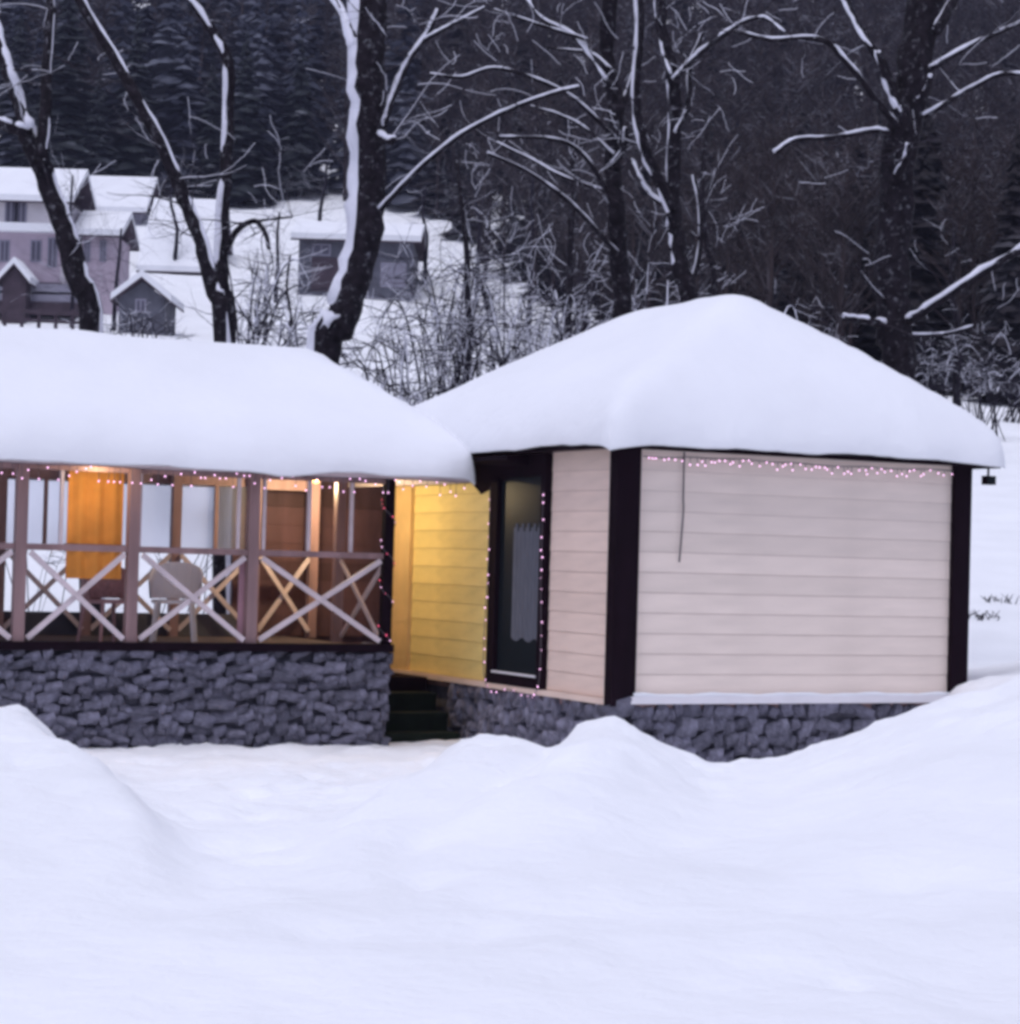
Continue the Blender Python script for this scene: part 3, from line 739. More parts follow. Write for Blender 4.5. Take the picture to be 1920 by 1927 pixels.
# ------------------------------------------------------------------ trees
def grow(mb, sn, p, d, L_, r, depth, rg, snowp):
    n = 6; pts = [p]; q = p.copy(); dd = d.normalized()
    for k in range(n):
        dd = (dd + Vector((rg.uniform(-.3, .3), rg.uniform(-.3, .3), rg.uniform(-.26, .24)))).normalized(); q = q + dd * (L_ / n); pts.append(q.copy())
    rad = [r * (1 - 0.75 * k / n) for k in range(n + 1)]
    mb.tube(pts, rad, 4, cap=False)
    if sn is not None and rg.random() < snowp:
        sn.tube([a + Vector((-0.2, -0.2, 0.9)) * b * 0.8 for a, b in zip(pts, rad)], [max(b * 0.75, 0.004) for b in rad], 4, cap=False)
    if depth > 0:
        for k in range(rg.randint(2, 3)):
            i = rg.randint(1, n - 1); s = Vector((rg.uniform(-1, 1), rg.uniform(-1, 1), rg.uniform(-.3, .9)))
            grow(mb, sn, pts[i], (dd + s * 0.9), L_ * rg.uniform(.45, .7), rad[i] * 0.6, depth - 1, rg, snowp)


def tree(name, label, cat, Yd, limbs, seed, wind=(-1, -0.4, 0), trunk_snow=0.6, twigs=30, tl=1.2, group=None, gap=0.35, bark=None):
    """limbs: (pixel points from root to tip, r0px, r1px, depth drift m, snow 0..1); the first limb is the trunk"""
    rg = random.Random(seed); k = Yd / FPX; wind = Vector(wind)
    lim = []
    for i, (pts, r0, r1, dy, sn) in enumerate(limbs):
        n = len(pts); w = [P(x, y, Yd + dy * (j / max(1, n - 1)) + (rg.uniform(-.12, .12) if 0 < j else 0)) for j, (x, y) in enumerate(pts)]
        if i == 0:
            b = w[0].copy(); d = (w[0] - w[1]).normalized(); t = Vector((b.x + d.x * 0.6, b.y, 0)); t.z = G(t.x, t.y) - 0.25
            w = [t] + w; base = t
        line = bez(w, 5); m = len(line)
        rad = [(r0 + (r1 - r0) * j / (m - 1)) * k * (1 + rg.uniform(-.07, .07)) for j in range(m)]
        line = [p + Vector((rg.uniform(-1, 1), rg.uniform(-1, 1), rg.uniform(-1, 1))) * rad[j] * 0.12 for j, p in enumerate(line)]
        lim.append((line, rad, sn))
    root = empty(name, base + Vector((0, 0, 0.25)), label, cat, group)
    mtw = MB(); mts = MB()
    for i, (line, rad, sn) in enumerate(lim):
        mt = MB(); mt.tube(line, rad, 9 if i == 0 else 6); lo = mt.build('trunk' if i == 0 else 'limb', bark or M['bark'], root, True)
        if sn > 0:
            off = []; rs = []; ph = rg.uniform(0, 6); ms = MB()
            for j, p in enumerate(line):
                t = (line[min(j + 1, len(line) - 1)] - line[max(j - 1, 0)]).normalized()
                u = Vector((0, 0, 1)); u = u - t * u.dot(t); w = wind - t * wind.dot(t)
                horiz = math.sqrt(max(0, 1 - t.z * t.z)); n_ = (u * horiz * 1.4 + w * (1 - horiz) * 1.2 + w * 0.15)
                n_ = n_.normalized()
                patch = 0.5 + 0.5 * math.sin(j * 0.9 + ph) * math.sin(j * 0.37 + ph * 2); f = sn * (1 if patch > gap else max(0.15, patch / gap))
                r_ = rad[j] * 0.84 * f + 0.004 * sn; off.append(p + n_ * (rad[j] * 0.66)); rs.append(r_ * rg.uniform(.8, 1.2))
            ms.tube(off, rs, 6); ms.build('snow', M['treesnow'], lo, True)
    for q in range(twigs):
        line, rad, sn = rg.choice(lim); j = rg.randint(len(line) // 3, len(line) - 1)
        d = Vector((rg.uniform(-1, 1), rg.uniform(-1, 1), rg.uniform(-.3, .8)))
        grow(mtw, mts, line[j], d, tl * rg.uniform(.5, 1.3), max(0.005, min(rad[j] * .3, 0.012)), 2, rg, 0.16)
    if mtw.v: mtw.build('twigs', M['twigbark'], root, True)['kind'] = 'stuff'
    if mts.v: mts.build('twig_snow', M['treesnow'], root, True)['kind'] = 'stuff'
    return root


tree('bare_tree', 'forked leaning bare tree at the far left, in front of the pale house', 'tree', 29,
     [([(172, 640), (150, 530), (122, 435), (92, 350), (66, 285), (46, 240)], 25, 18, 0.3, 0.5), ([(50, 245), (32, 190), (12, 130), (-8, 60), (-30, -20)], 13, 9, 0.6, 0.9),
      ([(48, 250), (22, 240), (-10, 228), (-50, 205)], 11, 8, -0.4, 0.9), ([(76, 300), (84, 220), (88, 120), (95, 20), (90, -50)], 13, 8, 0.8, 0.3)], 11, wind=(1, -0.3, 0), twigs=22)
tree('bare_tree', 'slender dark tree leaning left across the white house roof', 'tree', 28,
     [([(418, 645), (402, 550), (378, 455), (345, 372), (310, 285), (262, 195), (210, 100), (152, 5), (120, -60)], 17, 9, 0.5, 0.55)], 12, wind=(1, -0.5, 0), twigs=16, gap=0.5)
tree('bare_tree', 'thin upright tree with bent snowy top beside the left-leaning slender one', 'tree', 29,
     [([(432, 645), (418, 530), (419, 430), (425, 330), (430, 210), (430, 120), (402, 62), (362, -5), (345, -60)], 14, 9, 0.4, 0.7),
      ([(424, 472), (448, 432), (480, 416), (500, 440), (506, 468)], 6, 4, -0.4, 0.2), ([(480, 416), (515, 412), (550, 408)], 3, 2, 0.3, 0.3)], 13, wind=(-0.6, -0.6, 0), twigs=18, gap=0.55)
tree('bare_tree', 'big dark tree with a white snow band down its trunk between the roofs', 'tree', 28,
     [([(612, 680), (638, 620), (664, 540), (688, 430), (697, 330), (695, 210), (693, 100), (695, -40), (697, -100)], 30, 33, 0.2, 0.72),
      ([(672, 90), (655, 45), (628, -10), (615, -60)], 12, 9, 0.5, 0.9), ([(722, 235), (748, 160), (775, 105), (805, 62), (826, 18)], 7, 4.5, 0.9, 0.9), ([(800, 75), (835, 55), (872, 35), (912, 14)], 4.5, 3, 0.7, 0.8),
      ([(716, 395), (785, 322), (870, 252), (960, 206), (1040, 176), (1088, 164)], 5.5, 3.5, -1.2, 0.9), ([(712, 255), (730, 265), (742, 262)], 9, 6, -0.3, 1.0)],
     14, wind=(-1, -0.35, 0), twigs=22, gap=0.02)
tree('bare_tree', 'dark tree left of the cabin ridge with arching snowy branches', 'tree', 33,
     [([(1172, 620), (1166, 510), (1160, 400), (1152, 300), (1160, 200), (1142, 100), (1150, -20), (1150, -70)], 19, 14, 0.3, 0.12),
      ([(1150, 370), (1098, 292), (1042, 262), (940, 258)], 5, 3, -0.8, 0.85), ([(1165, 480), (1110, 420), (1060, 370), (990, 322), (918, 288)], 5, 3, -1.1, 0.85),
      ([(1142, 150), (1085, 72), (1022, 36), (988, -10)], 6, 4, 0.7, 0.85), ([(1105, 75), (1015, 46), (930, 18)], 4, 2.5, 0.5, 0.7), ([(1158, 260), (1085, 190), (1012, 150), (930, 128), (870, 145), (810, 140)], 4.5, 3, -0.7, 0.75),
      ([(1140, 360), (1060, 332), (1000, 300), (935, 268)], 4, 2.5, 1.0, 0.75), ([(1155, 290), (1100, 240), (1050, 215), (1000, 200)], 4, 2.5, 1.2, 0.7), ([(1160, 220), (1190, 150), (1200, 60), (1195, -40)], 7, 5, 0.8, 0.6),
      ([(1155, 310), (1175, 280), (1180, 240)], 7, 5, -0.5, 0.9), ([(1150, 130), (1110, 100), (1030, 90)], 4, 2, 0.6, 0.7)], 15, twigs=46, tl=1.1)
tree('bare_tree', 'double-stemmed dark tree just behind the cabin ridge', 'tree', 32,
     [([(1298, 600), (1284, 520), (1276, 455), (1266, 390), (1270, 260), (1266, 140), (1245, 50), (1240, -60)], 19, 11, 0.4, 0.45),
      ([(1266, 395), (1228, 312), (1206, 250), (1196, 180), (1205, 60), (1200, -50)], 11, 7, -0.6, 0.6), ([(1268, 150), (1320, 98), (1368, 62), (1402, 40), (1440, 34), (1476, 60)], 6, 3, -0.7, 0.85),
      ([(1262, 390), (1232, 372), (1205, 330), (1190, 300)], 6, 4, 0.6, 0.9), ([(1266, 140), (1250, 100), (1245, 45)], 6, 4, 0.6, 0.7), ([(1292, 560), (1316, 480), (1318, 400), (1305, 330)], 6, 4, 0.8, 0.5),
      ([(1272, 250), (1295, 200), (1300, 120), (1325, 60)], 6, 4, 0.7, 0.5)], 16, twigs=44, tl=1.1)
tree('bare_tree', 'broad dark tree with long snowy limbs behind the right roof slope', 'tree', 29,
     [([(1690, 720), (1682, 610), (1680, 470), (1690, 320), (1718, 160), (1738, 20), (1745, -80)], 33, 34, 0.3, 0.0),
      ([(1692, 616), (1760, 572), (1850, 512), (1935, 462), (1990, 430)], 9, 7, -0.9, 0.9), ([(1672, 614), (1630, 604), (1588, 598)], 9, 6, -0.5, 1.0), ([(1700, 632), (1772, 630), (1832, 614)], 5, 3, 0.8, 0.8),
      ([(1672, 250), (1640, 246), (1562, 260), (1500, 262), (1458, 286)], 6, 4, -0.9, 0.85), ([(1740, 220), (1780, 195), (1832, 164), (1882, 140), (1935, 140)], 6, 4, -0.7, 0.85), ([(1750, 130), (1815, 92), (1872, 65), (1935, 38)], 6, 4, 0.6, 0.95),
      ([(1690, 240), (1650, 190), (1602, 128), (1545, 74), (1452, 75), (1384, 58)], 7, 4, -1.0, 0.8), ([(1668, 570), (1640, 540), (1610, 498)], 4, 2.5, -0.5, 0.8), ([(1700, 210), (1660, 120), (1620, 60), (1592, 0), (1585, -60)], 10, 7, 0.6, 0.6),
      ([(1690, 330), (1706, 300), (1712, 270)], 8, 6, -0.4, 0.9), ([(1725, 190), (1745, 170), (1752, 145)], 8, 5, -0.4, 0.9), ([(1690, 200), (1665, 140), (1655, 100)], 8, 6, -0.4, 0.9), ([(1760, 60), (1800, -10), (1830, -70)], 12, 9, 0.5, 0.4)],
     17, twigs=40, tl=1.2)
for (lab, Yd, pts, r0, r1, sd_, tw) in [
    ('thin dark sapling standing in the thicket right of the big banded tree', 40, [(882, 640), (880, 560), (878, 470), (868, 380), (860, 300)], 8, 4, 41, 20),
    ('thin dark sapling in the thicket just left of the cabin ridge', 42, [(1070, 600), (1072, 520), (1074, 440), (1080, 360), (1075, 290)], 8, 4, 42, 20),
    ('slim dark sapling behind the right roof slope, right of the broad tree', 60, [(1800, 760), (1800, 690), (1804, 620), (1790, 540), (1798, 420)], 9, 4, 43, 22),
    ('slim dark sapling rising between the two trees at the cabin ridge', 44, [(1345, 560), (1330, 460), (1322, 350), (1330, 240)], 7, 4, 44, 18),
    ('thin sapling in front of the dark barn', 46, [(545, 650), (548, 600), (540, 540), (546, 480)], 4, 2, 45, 12)]:
    tree('sapling', lab, 'tree', Yd, [(pts, r0, r1, 0.3, 0.25)], sd_, twigs=tw, tl=1.3, group='saplings behind the roofs')


# ------------------------------------------------------------------ thicket shrubs
def shrub(px, Yd, ytop, width, n, label, seed, snowp=0.4):
    rg = random.Random(seed); b = P(px, 900, Yd); z0 = G(b.x, b.y); top = P(px, ytop, Yd).z; H = max(1.0, top - z0); k = Yd / FPX; Wd = width * k / 2
    base = Vector((b.x, b.y, z0)); t = empty('bare_shrub', base, label, 'shrub', 'snowy shrubs behind the roofs'); mb = MB(); sn = MB()
    for i in range(n):
        s = base + Vector((rg.uniform(-.4, .4) * Wd, rg.uniform(-.5, .5), -0.1)); e = base + Vector((rg.uniform(-1, 1) * Wd, rg.uniform(-1, 1) * 1.2, H * rg.uniform(.55, 1.0)))
        mid = s.lerp(e, 0.6) + Vector((0, 0, H * rg.uniform(.1, .3))); droop = e + Vector(((e.x - s.x) * .3, 0, -H * rg.uniform(0, .2)))
        line = bez([s, mid, e, droop], 4); r = rg.uniform(.010, .024) * min(1, H / 4) * Yd / 34; m = len(line); rad = [r * (1 - .75 * j / (m - 1)) for j in range(m)]
        mb.tube(line, rad, 4, cap=False)
        if rg.random() < snowp: sn.tube([p + Vector((-.2, -.2, .9)) * rad[j] for j, p in enumerate(line)][m // 3:], [q * 1.1 for q in rad][m // 3:], 4, cap=False)
        for q in range(6):
            j = rg.randint(m // 3, m - 1); grow(mb, sn, line[j], Vector((rg.uniform(-1, 1), rg.uniform(-.6, .6), rg.uniform(-.3, .7))), H * rg.uniform(.10, .26), rad[j] * .7 + .004, 1, rg, snowp)
    mb.build('branches', M['barkfar'], t)['kind'] = 'stuff'; sn.build('snow', M['treesnow'], t)['kind'] = 'stuff'


for i, a in enumerate([
    (60, 31, 960, 260, 9, 'low snowy shrub behind the left end of the veranda'),
    (350, 31.5, 945, 260, 9, 'low snowy shrub behind the middle of the veranda'),
    (720, 33, 640, 160, 14, 'dark tangled shrub at the foot of the big banded trunk'),
    (890, 33, 640, 200, 16, 'dark low brush just above the meeting of the two roofs'),
    (980, 48, 470, 240, 18, 'dense grey brush high in the middle of the thicket'),
    (830, 55, 470, 200, 16, 'grey brush behind the thin sapling right of the barn'),
    (230, 60, 560, 200, 14, 'grey brush in front of the small gabled shed'),
    (470, 70, 480, 150, 14, 'grey brush right of the twin trunks in front of the snow slope'),
    (1480, 60, 560, 240, 14, 'dark brush behind the top of the right roof slope'),
    (760, 36, 560, 200, 16, 'snowy arching shrub in the gap right of the big banded trunk'),
    (850, 34, 620, 220, 16, 'low tangled snowy shrub above the dip between the two roofs'),
    (930, 40, 500, 220, 20, 'tall tangled snowy shrub in the middle of the thicket'),
    (1010, 36, 560, 180, 16, 'snowy shrub overhanging the left end of the cabin roof'),
    (1080, 44, 470, 200, 18, 'tall snowy shrub left of the dark ridge tree'),
    (1230, 48, 500, 150, 12, 'pale snowy shrub between the two ridge trees'),
    (500, 38, 560, 160, 14, 'snowy shrub above the veranda ridge, right of the twin trunks'),
    (580, 44, 560, 120, 12, 'snowy shrub below the dark barn'),
    (300, 42, 590, 200, 12, 'snowy hedge shrub left of the leaning slender tree'),
    (1760, 60, 640, 170, 20, 'dark tangled shrub behind the right roof slope'),
    (1860, 66, 690, 170, 22, 'snowy tangled shrub beyond the right eave of the cabin'),
    (1915, 72, 630, 150, 16, 'pale snowy shrub at the far right edge')]):
    shrub(*a, seed=60 + i)
for (px, py, Yd, lab, sd_) in [(1880, 1045, 36, 'small dark tuft poking from the snow right of the cabin', 1), (1850, 1075, 34, 'low dark tuft in the snow by the right corner post', 2)]:
    b = P(px, py, Yd); z = G(b.x, b.y); rg = random.Random(sd_); m_ = MB()
    for k in range(22):
        p = Vector((b.x + rg.uniform(-.25, .25), b.y + rg.uniform(-.2, .2), z - .05)); m_.tube([p, p + Vector((rg.uniform(-.06, .06), 0, .08)), p + Vector((rg.uniform(-.14, .14), rg.uniform(-.1, .1), rg.uniform(.1, .2)))], [.010, .008, .004], 4)
    o = m_.build_at('dry_tuft', M['barkfar'], Vector((b.x, b.y, z))); tag(o, lab, 'plant', 'tufts in the snow')


# ------------------------------------------------------------------ conifers and forest
def conifer_arrays(seed, layers=15, blades=9):
    r = np.random.default_rng(seed); V = []; F = []
    for l in range(layers):
        t = l / (layers - 1); z = 0.10 + 0.88 * t; R = 0.21 * (1 - t) ** 0.85 + 0.008
        nb = max(4, int(blades * (1 - 0.5 * t)))
        for b in range(nb):
            a = 2 * math.pi * (b + r.uniform(0, 1)) / nb + l; rr_ = R * r.uniform(.65, 1.15); wd = rr_ * r.uniform(.35, .55); dz = -0.30 * rr_ * r.uniform(.5, 1.7)
            zz = z + r.uniform(-.02, .02); c, s = math.cos(a), math.sin(a); n = len(V)
            V += [(0, 0, zz + 0.012), (c * rr_ * .5 - s * wd, s * rr_ * .5 + c * wd, zz + dz * .45 - .012), (c * rr_ * .5, s * rr_ * .5, zz + dz * .3 + .01), (c * rr_ * .5 + s * wd, s * rr_ * .5 - c * wd, zz + dz * .45 - .012), (c * rr_, s * rr_, zz + dz)]
            F += [(n, n + 1, n + 2), (n, n + 2, n + 3), (n + 1, n + 4, n + 2), (n + 2, n + 4, n + 3)]
    return np.array(V), np.array(F)


def bare_arrays(seed):
    r = np.random.default_rng(seed); V = []; F = []

    def stick(p, q, w):
        n = len(V); d = q - p; s = np.cross(d, [r.uniform(-1, 1), r.uniform(-1, 1), .3]); s = s / (np.linalg.norm(s) + 1e-9) * w; u = np.cross(d / (np.linalg.norm(d) + 1e-9), s)
        V.extend([p + s, p - s * .5 + u * .87, p - s * .5 - u * .87, q]); F.extend([(n, n + 1, n + 3), (n + 1, n + 2, n + 3), (n + 2, n, n + 3)])
    top = np.array([r.uniform(-.05, .05), r.uniform(-.05, .05), 1.0]); stick(np.zeros(3), top, .017)
    for k in range(26):
        t = r.uniform(.22, .97); p = top * t; a = r.uniform(0, 6.283); L_ = .34 * (1.1 - t) + .08; q = p + np.array([math.cos(a) * L_ * .7, math.sin(a) * L_ * .7, L_ * r.uniform(.4, 1.0)]); stick(p, q, .0055)
        for j in range(5):
            u = r.uniform(.3, 1); pp = p + (q - p) * u; qq = pp + np.array([r.uniform(-1, 1), r.uniform(-1, 1), r.uniform(-.1, 1)]) * .09; stick(pp, qq, .0035)
    return np.array(V), np.array(F)


CON = [conifer_arrays(s) for s in range(6)]; CONF = [conifer_arrays(50 + s, 30, 15) for s in range(6)]; BAR = [bare_arrays(s) for s in range(6)]


def mass(name, label, items, material):
    Vs = []; Fs = []; n = 0
    for (arr, x, y, z, h, wf, rot) in items:
        v, f = arr; c, s = math.cos(rot), math.sin(rot)
        w = np.stack([(v[:, 0] * c - v[:, 1] * s) * h * wf + x, (v[:, 0] * s + v[:, 1] * c) * h * wf + y, v[:, 2] * h + z], -1)
        Vs.append(w); Fs.append(f + n); n += len(v)
    Vs = np.concatenate(Vs); Fs = np.concatenate(Fs); me = bpy.data.meshes.new(name)
    me.vertices.add(len(Vs)); me.vertices.foreach_set('co', Vs.ravel()); me.loops.add(len(Fs) * 3); me.loops.foreach_set('vertex_index', Fs.ravel().astype(np.int32))
    me.polygons.add(len(Fs)); me.polygons.foreach_set('loop_start', np.arange(0, len(Fs) * 3, 3, dtype=np.int32)); me.polygons.foreach_set('loop_total', np.full(len(Fs), 3, dtype=np.int32))
    me.update(calc_edges=True); me.validate(); me.materials.append(material)
    o = bpy.data.objects.new(name, me); COL.objects.link(o); tag(o, label, kind='stuff'); return o


def edge_depth(px): return float(np.interp(px, [-1200, 0, 500, 700, 850, 1000, 1200, 1400, 1600, 1920, 2600], [186, 186, 184, 182, 168, 140, 112, 92, 84, 80, 80]))


it_c = []; it_b = []; it_n = []
rw = 0
for row in range(30):
    for px in np.arange(-1000, 2900, 62 if row < 8 else 75):
        q = px + rng.uniform(-35, 35); ed = edge_depth(q); Yd = ed + row * 9 + rng.uniform(-4, 4)
        if Yd > 400: continue
        p = P(q, 700, Yd); x, y = p.x, p.y; z = G(x, y) - 0.3; sc = float(np.interp(Yd, [80, 190], [0.62, 1.0]))
        brown = float(np.interp(q, [-100, 500, 720, 900, 1900], [0.12, 0.2, 0.5, 0.82, 0.78]))
        if rng.random() < brown:
            for k in range(2): it_b.append((BAR[rng.integers(6)], x + rng.uniform(-2, 2), y + rng.uniform(-2, 2), z, rng.uniform(12, 17) * sc, rng.uniform(.8, 1.2), rng.uniform(0, 6.28)))
            if rng.random() < .7: (it_n if q > 780 else it_c).append(((CONF if Yd < 150 else CON)[rng.integers(6)], x + 1, y + 3, z, rng.uniform(8, 13) * sc, rng.uniform(1.1, 1.6), rng.uniform(0, 6.28)))
        else:
            (it_n if q > 780 else it_c).append(((CONF if Yd < 150 else CON)[rng.integers(6)], x, y, z, rng.uniform(12, 19) * sc, rng.uniform(.75, 1.1), rng.uniform(0, 6.28)))
mass('conifer_forest', 'dark conifer wood covering the hillside behind', it_c, M['conifer'])
mass('spruce_forest', 'nearly black conifer wood filling the upper right hillside', it_n, M['coniferdark'])
mass('bare_forest', 'dark bare broadleaf wood mixed into the hillside forest', it_b, M['brush'])
for i, (px, ybase, ytop, Yd, wf, lab) in enumerate([
    (455, 385, 60, 180, 1.1, 'dense dark spruce above the veranda, right of the twin trunks'), (395, 360, 110, 182, 1.0, 'dark spruce just left of the thin upright tree'),
    (250, 345, 20, 182, 1.1, 'tall dark spruce behind the second house roof'), (120, 325, -40, 178, 1.25, 'broad dark spruce above the pale house'),
    (560, 380, 60, 184, 0.9, 'snow-dusted spruce left of the big banded trunk'), (30, 320, 20, 184, 1.0, 'dark spruce at the upper left edge'), (180, 345, 120, 176, 1.0, 'small snow-dusted spruce between the two left houses')]):
    b = P(px, ybase, Yd); z = G(b.x, b.y) - .2; h = P(px, ytop, Yd).z - z; v, f = conifer_arrays(200 + i, 20, 12)
    t = empty('spruce_tree', Vector((b.x, b.y, z)), lab, 'tree', 'spruces at the forest edge'); m_ = MB()
    m_.add([(b.x + p[0] * h * wf, b.y + p[1] * h * wf, z + p[2] * h) for p in v], [tuple(int(k) for k in q) for q in f]); m_.build('crown', M['conifernear'], t)
    m_ = MB(); m_.tube([(b.x, b.y, z - .3), (b.x, b.y, z + h * .5), (b.x, b.y, z + h * .96)], [.022 * h, .012 * h, .003 * h], 6); m_.build('trunk', M['bark'], t)


# ------------------------------------------------------------------ houses on the hillside
def house(name, label, cat, x0, x1, ybase, yeave, yridge, Yd, deep, wallm, wins=(), roofo=0.5, gable=False, bands=(), door=None):
    a = P(x0, ybase, Yd); b = P(x1, ybase, Yd); zb = min(G(a.x, Yd), G(b.x, Yd), a.z, G(a.x, Yd + deep)) - 0.5
    zmid = (P(x0, yeave, Yd).z + P(x1, yeave, Yd).z) / 2; zr = P((x0 + x1) / 2, yridge, Yd + (0 if gable else deep / 2)).z
    t = empty(name, Vector(((a.x + b.x) / 2, Yd, zb + 0.5)), label, cat)
    m_ = MB(); m_.box(a.x, b.x, Yd, Yd + deep, zb, zmid)
    if gable:
        c = (a.x + b.x) / 2; m_.add([(a.x, Yd, zmid), (b.x, Yd, zmid), (c, Yd, zr - .1), (a.x, Yd + deep, zmid), (b.x, Yd + deep, zmid), (c, Yd + deep, zr - .1)], [(0, 1, 2), (5, 4, 3)])
    w = m_.build('wall', wallm, t); th = 0.38
    qs = []
    if gable:
        c = (a.x + b.x) / 2
        for s, e in ((-1, a.x - roofo), (1, b.x + roofo)):
            sl = (zr - zmid) / (c - a.x); ze = zmid - sl * roofo
            q = [(e, Yd - roofo, ze), (c, Yd - roofo, zr), (c, Yd + deep + roofo, zr), (e, Yd + deep + roofo, ze)]
            qs.append(q if s < 0 else [q[1], q[0], q[3], q[2]])
    else:
        yc = Yd + deep / 2; sl = (zr - zmid) / (deep / 2); ze = zmid - sl * roofo
        for y_e, s in ((Yd - roofo, 1), (Yd + deep + roofo, -1)):
            q = [(a.x - roofo, y_e, ze), (b.x + roofo, y_e, ze), (b.x + roofo, yc, zr), (a.x - roofo, yc, zr)]
            qs.append(q if s > 0 else [q[3], q[2], q[1], q[0]])
    for q in qs:
        m_ = MB(); m_.hexa([Vector(p) for p in q] + [Vector(p) + Vector((0, 0, .12)) for p in q]); rf = m_.build('roof_slope', M['hbrown'], t)
        m_ = MB(); m_.hexa([Vector(p) + Vector((0, 0, .122)) for p in q] + [Vector(p) + Vector((0, 0, .12 + th)) for p in q]); m_.build('snow', M['snow'], rf)
    for (wx0, wx1, wy0, wy1) in wins:
        p, q = P(wx0, wy1, Yd), P(wx1, wy0, Yd); f = 0.10
        m_ = MB(); m_.box(p.x, q.x, Yd - .03, Yd - .001, p.z, q.z); wo = m_.build('window', M['pane'], w)
        m_ = MB()
        for bx in ((p.x - f, p.x, p.z - f, q.z + f), (q.x, q.x + f, p.z - f, q.z + f), (p.x, q.x, q.z, q.z + f), (p.x, q.x, p.z - f, p.z), ((p.x + q.x) / 2 - .05, (p.x + q.x) / 2 + .05, p.z, q.z)):
            m_.box(bx[0], bx[1], Yd - .07, Yd - .031 if bx[0] > p.x and bx[1] < q.x else Yd - .001, bx[2], bx[3])
        m_.build('frame', M['hgrey'], wo)
    for (bx0, bx1, by0, by1, mm, pr, nm) in bands:
        p, q = P(bx0, by1, Yd), P(bx1, by0, Yd); m_ = MB(); m_.box(p.x, q.x, Yd - pr, Yd - .004, p.z, q.z); m_.build(nm, mm, t)
    return t


house('house', 'pale three-storey house with snowy roof at the far left', 'house', -90, 118, 620, 374, 330, 130, 7, M['hcream'],
      wins=[(12, 30, 380, 420), (32, 48, 380, 420), (-60, -30, 380, 420), (2, 16, 455, 490), (92, 106, 450, 500), (60, 76, 455, 490)],
      bands=[(-88, 116, 434, 530, M['hmauve'], .02, 'lower_wall'), (-92, 122, 424, 434, M['snow'], .7, 'ledge_snow'), (-88, 116, 532, 640, M['hbrown'], .03, 'ground_floor'),
             (-92, 150, 540, 548, M['hgrey'], 1.2, 'balcony_rail'), (-92, 150, 560, 568, M['hgrey'], 1.2, 'balcony_rail'), (-92, 150, 574, 592, M['hbrown'], 1.3, 'balcony_floor')])
house('porch', 'small dark gabled porch with snowy roof on the pale left house', 'porch', 4, 48, 560, 525, 500, 127.5, 1.8, M['hbrown'], roofo=.3, gable=True)
house('house_wing', 'mauve lower wing with snowy roof right of the pale house', 'house', 150, 212, 620, 440, 412, 131, 5, M['hmauve'], wins=[(160, 168, 455, 490), (190, 198, 455, 490)])
house('house', 'grey house with flat-looking snowy roof behind the leaning left tree', 'house', 150, 264, 450, 394, 343, 168, 8, M['hgrey'], wins=[(222, 231, 405, 432), (236, 243, 405, 432), (247, 254, 405, 432), (205, 213, 405, 432)])
house('house', 'low dark house under a wide white snow roof behind the slender trunks', 'house', 275, 386, 540, 502, 386, 150, 12, M['hslate'], wins=[(300, 312, 508, 522), (340, 356, 508, 522)], roofo=.6)
house('shed', 'small grey gabled shed with snowy roof below the white-roofed house', 'shed', 222, 308, 640, 560, 526, 120, 4, M['hslate'], roofo=.4, gable=True, wins=[(258, 272, 566, 584)])
house('barn', 'dark square barn half hidden by the big banded trunk', 'barn', 560, 776, 552, 452, 432, 143, 8, M['hslate'], wins=[(590, 620, 462, 478)], bands=[(585, 640, 485, 548, M['hbrown'], .03, 'door'), (715, 765, 495, 540, M['hgrey'], .03, 'door')])
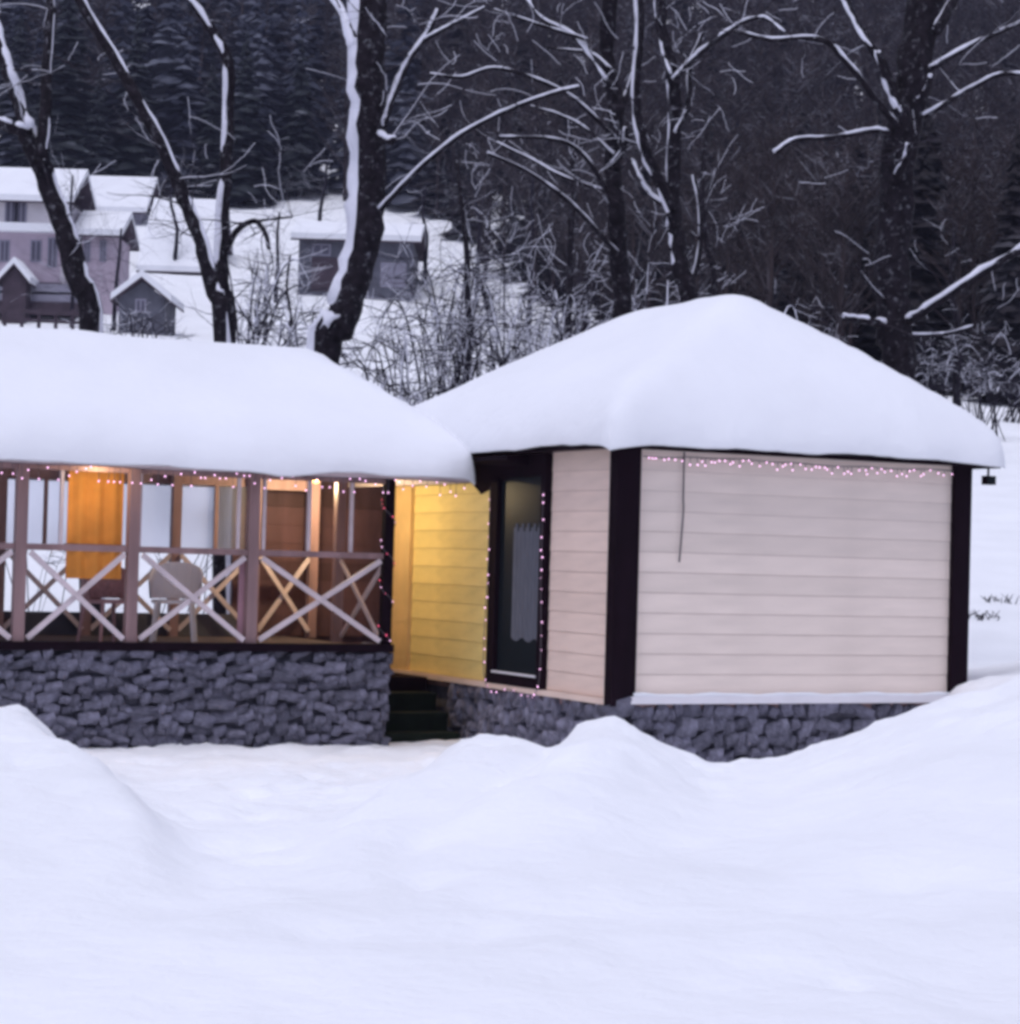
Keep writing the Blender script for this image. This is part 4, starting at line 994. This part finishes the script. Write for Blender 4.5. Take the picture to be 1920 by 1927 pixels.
# low fence before the left house
fn = empty('garden_fence', P(80, 640, 112), 'dark timber rail fence below the pale left house', 'fence')
for k in range(10):
    p = P(-120 + 32 * k, 640, 112); z = G(p.x, p.y); m_ = MB(); m_.box(p.x - .08, p.x + .08, p.y - .08, p.y + .08, z - .3, z + 1.5); m_.build('post', M['hbrown'], fn)
    if k < 9:
        q = P(-120 + 32 * (k + 1), 640, 112); z2_ = G(q.x, q.y)
        for h in (.4, .85, 1.3):
            m_ = MB(); m_.beam((p.x, p.y - .1, z + h), (q.x, q.y - .1, z2_ + h), .05, .16, (0, 1, 0)); m_.build('rail', M['hbrown'], fn)

for i, (px, ybase, ytop, Yd, lab) in enumerate([(330, 480, 330, 150, 'small bare tree behind the wide white snow roof'), (215, 600, 430, 124, 'small bare tree between the mauve wing and the gabled shed'),
        (520, 540, 400, 140, 'small bare tree left of the dark barn'), (800, 500, 350, 150, 'small bare tree right of the dark barn'), (135, 600, 330, 126, 'bare tree against the right end of the pale house'),
        (600, 440, 300, 165, 'bare tree behind the barn roof'), (1000, 480, 330, 130, 'bare tree at the forest edge in the middle'), (900, 470, 320, 140, 'bare tree at the forest edge above the thicket')]):
    xm = px + random.uniform(-12, 12)
    tree('bare_tree', lab, 'tree', Yd, [([(px, ybase), (px + 3, (ybase * 2 + ytop) / 3), (xm, (ybase + 2 * ytop) / 3), (xm + 4, ytop)], 5, 2, 0.5, 0.2)], 300 + i, twigs=34, tl=3.2, bark=M['barkfar'], group='small trees on the hillside')
hz = MB(); hz.box(-760, 760, -350, 1450, -2.5, 240)
hm = bpy.data.materials.new('pale_air'); hm.use_nodes = True; ht = hm.node_tree; ht.nodes.clear()
ho = ht.nodes.new('ShaderNodeOutputMaterial'); pv = ht.nodes.new('ShaderNodeVolumePrincipled')
pv.inputs['Color'].default_value = (0.66, 0.68, 1.0, 1); pv.inputs['Density'].default_value = 0.00032
ht.links.new(pv.outputs[0], ho.inputs['Volume'])
tag(hz.build('haze', hm), 'thin pale winter haze filling the valley', kind='stuff')
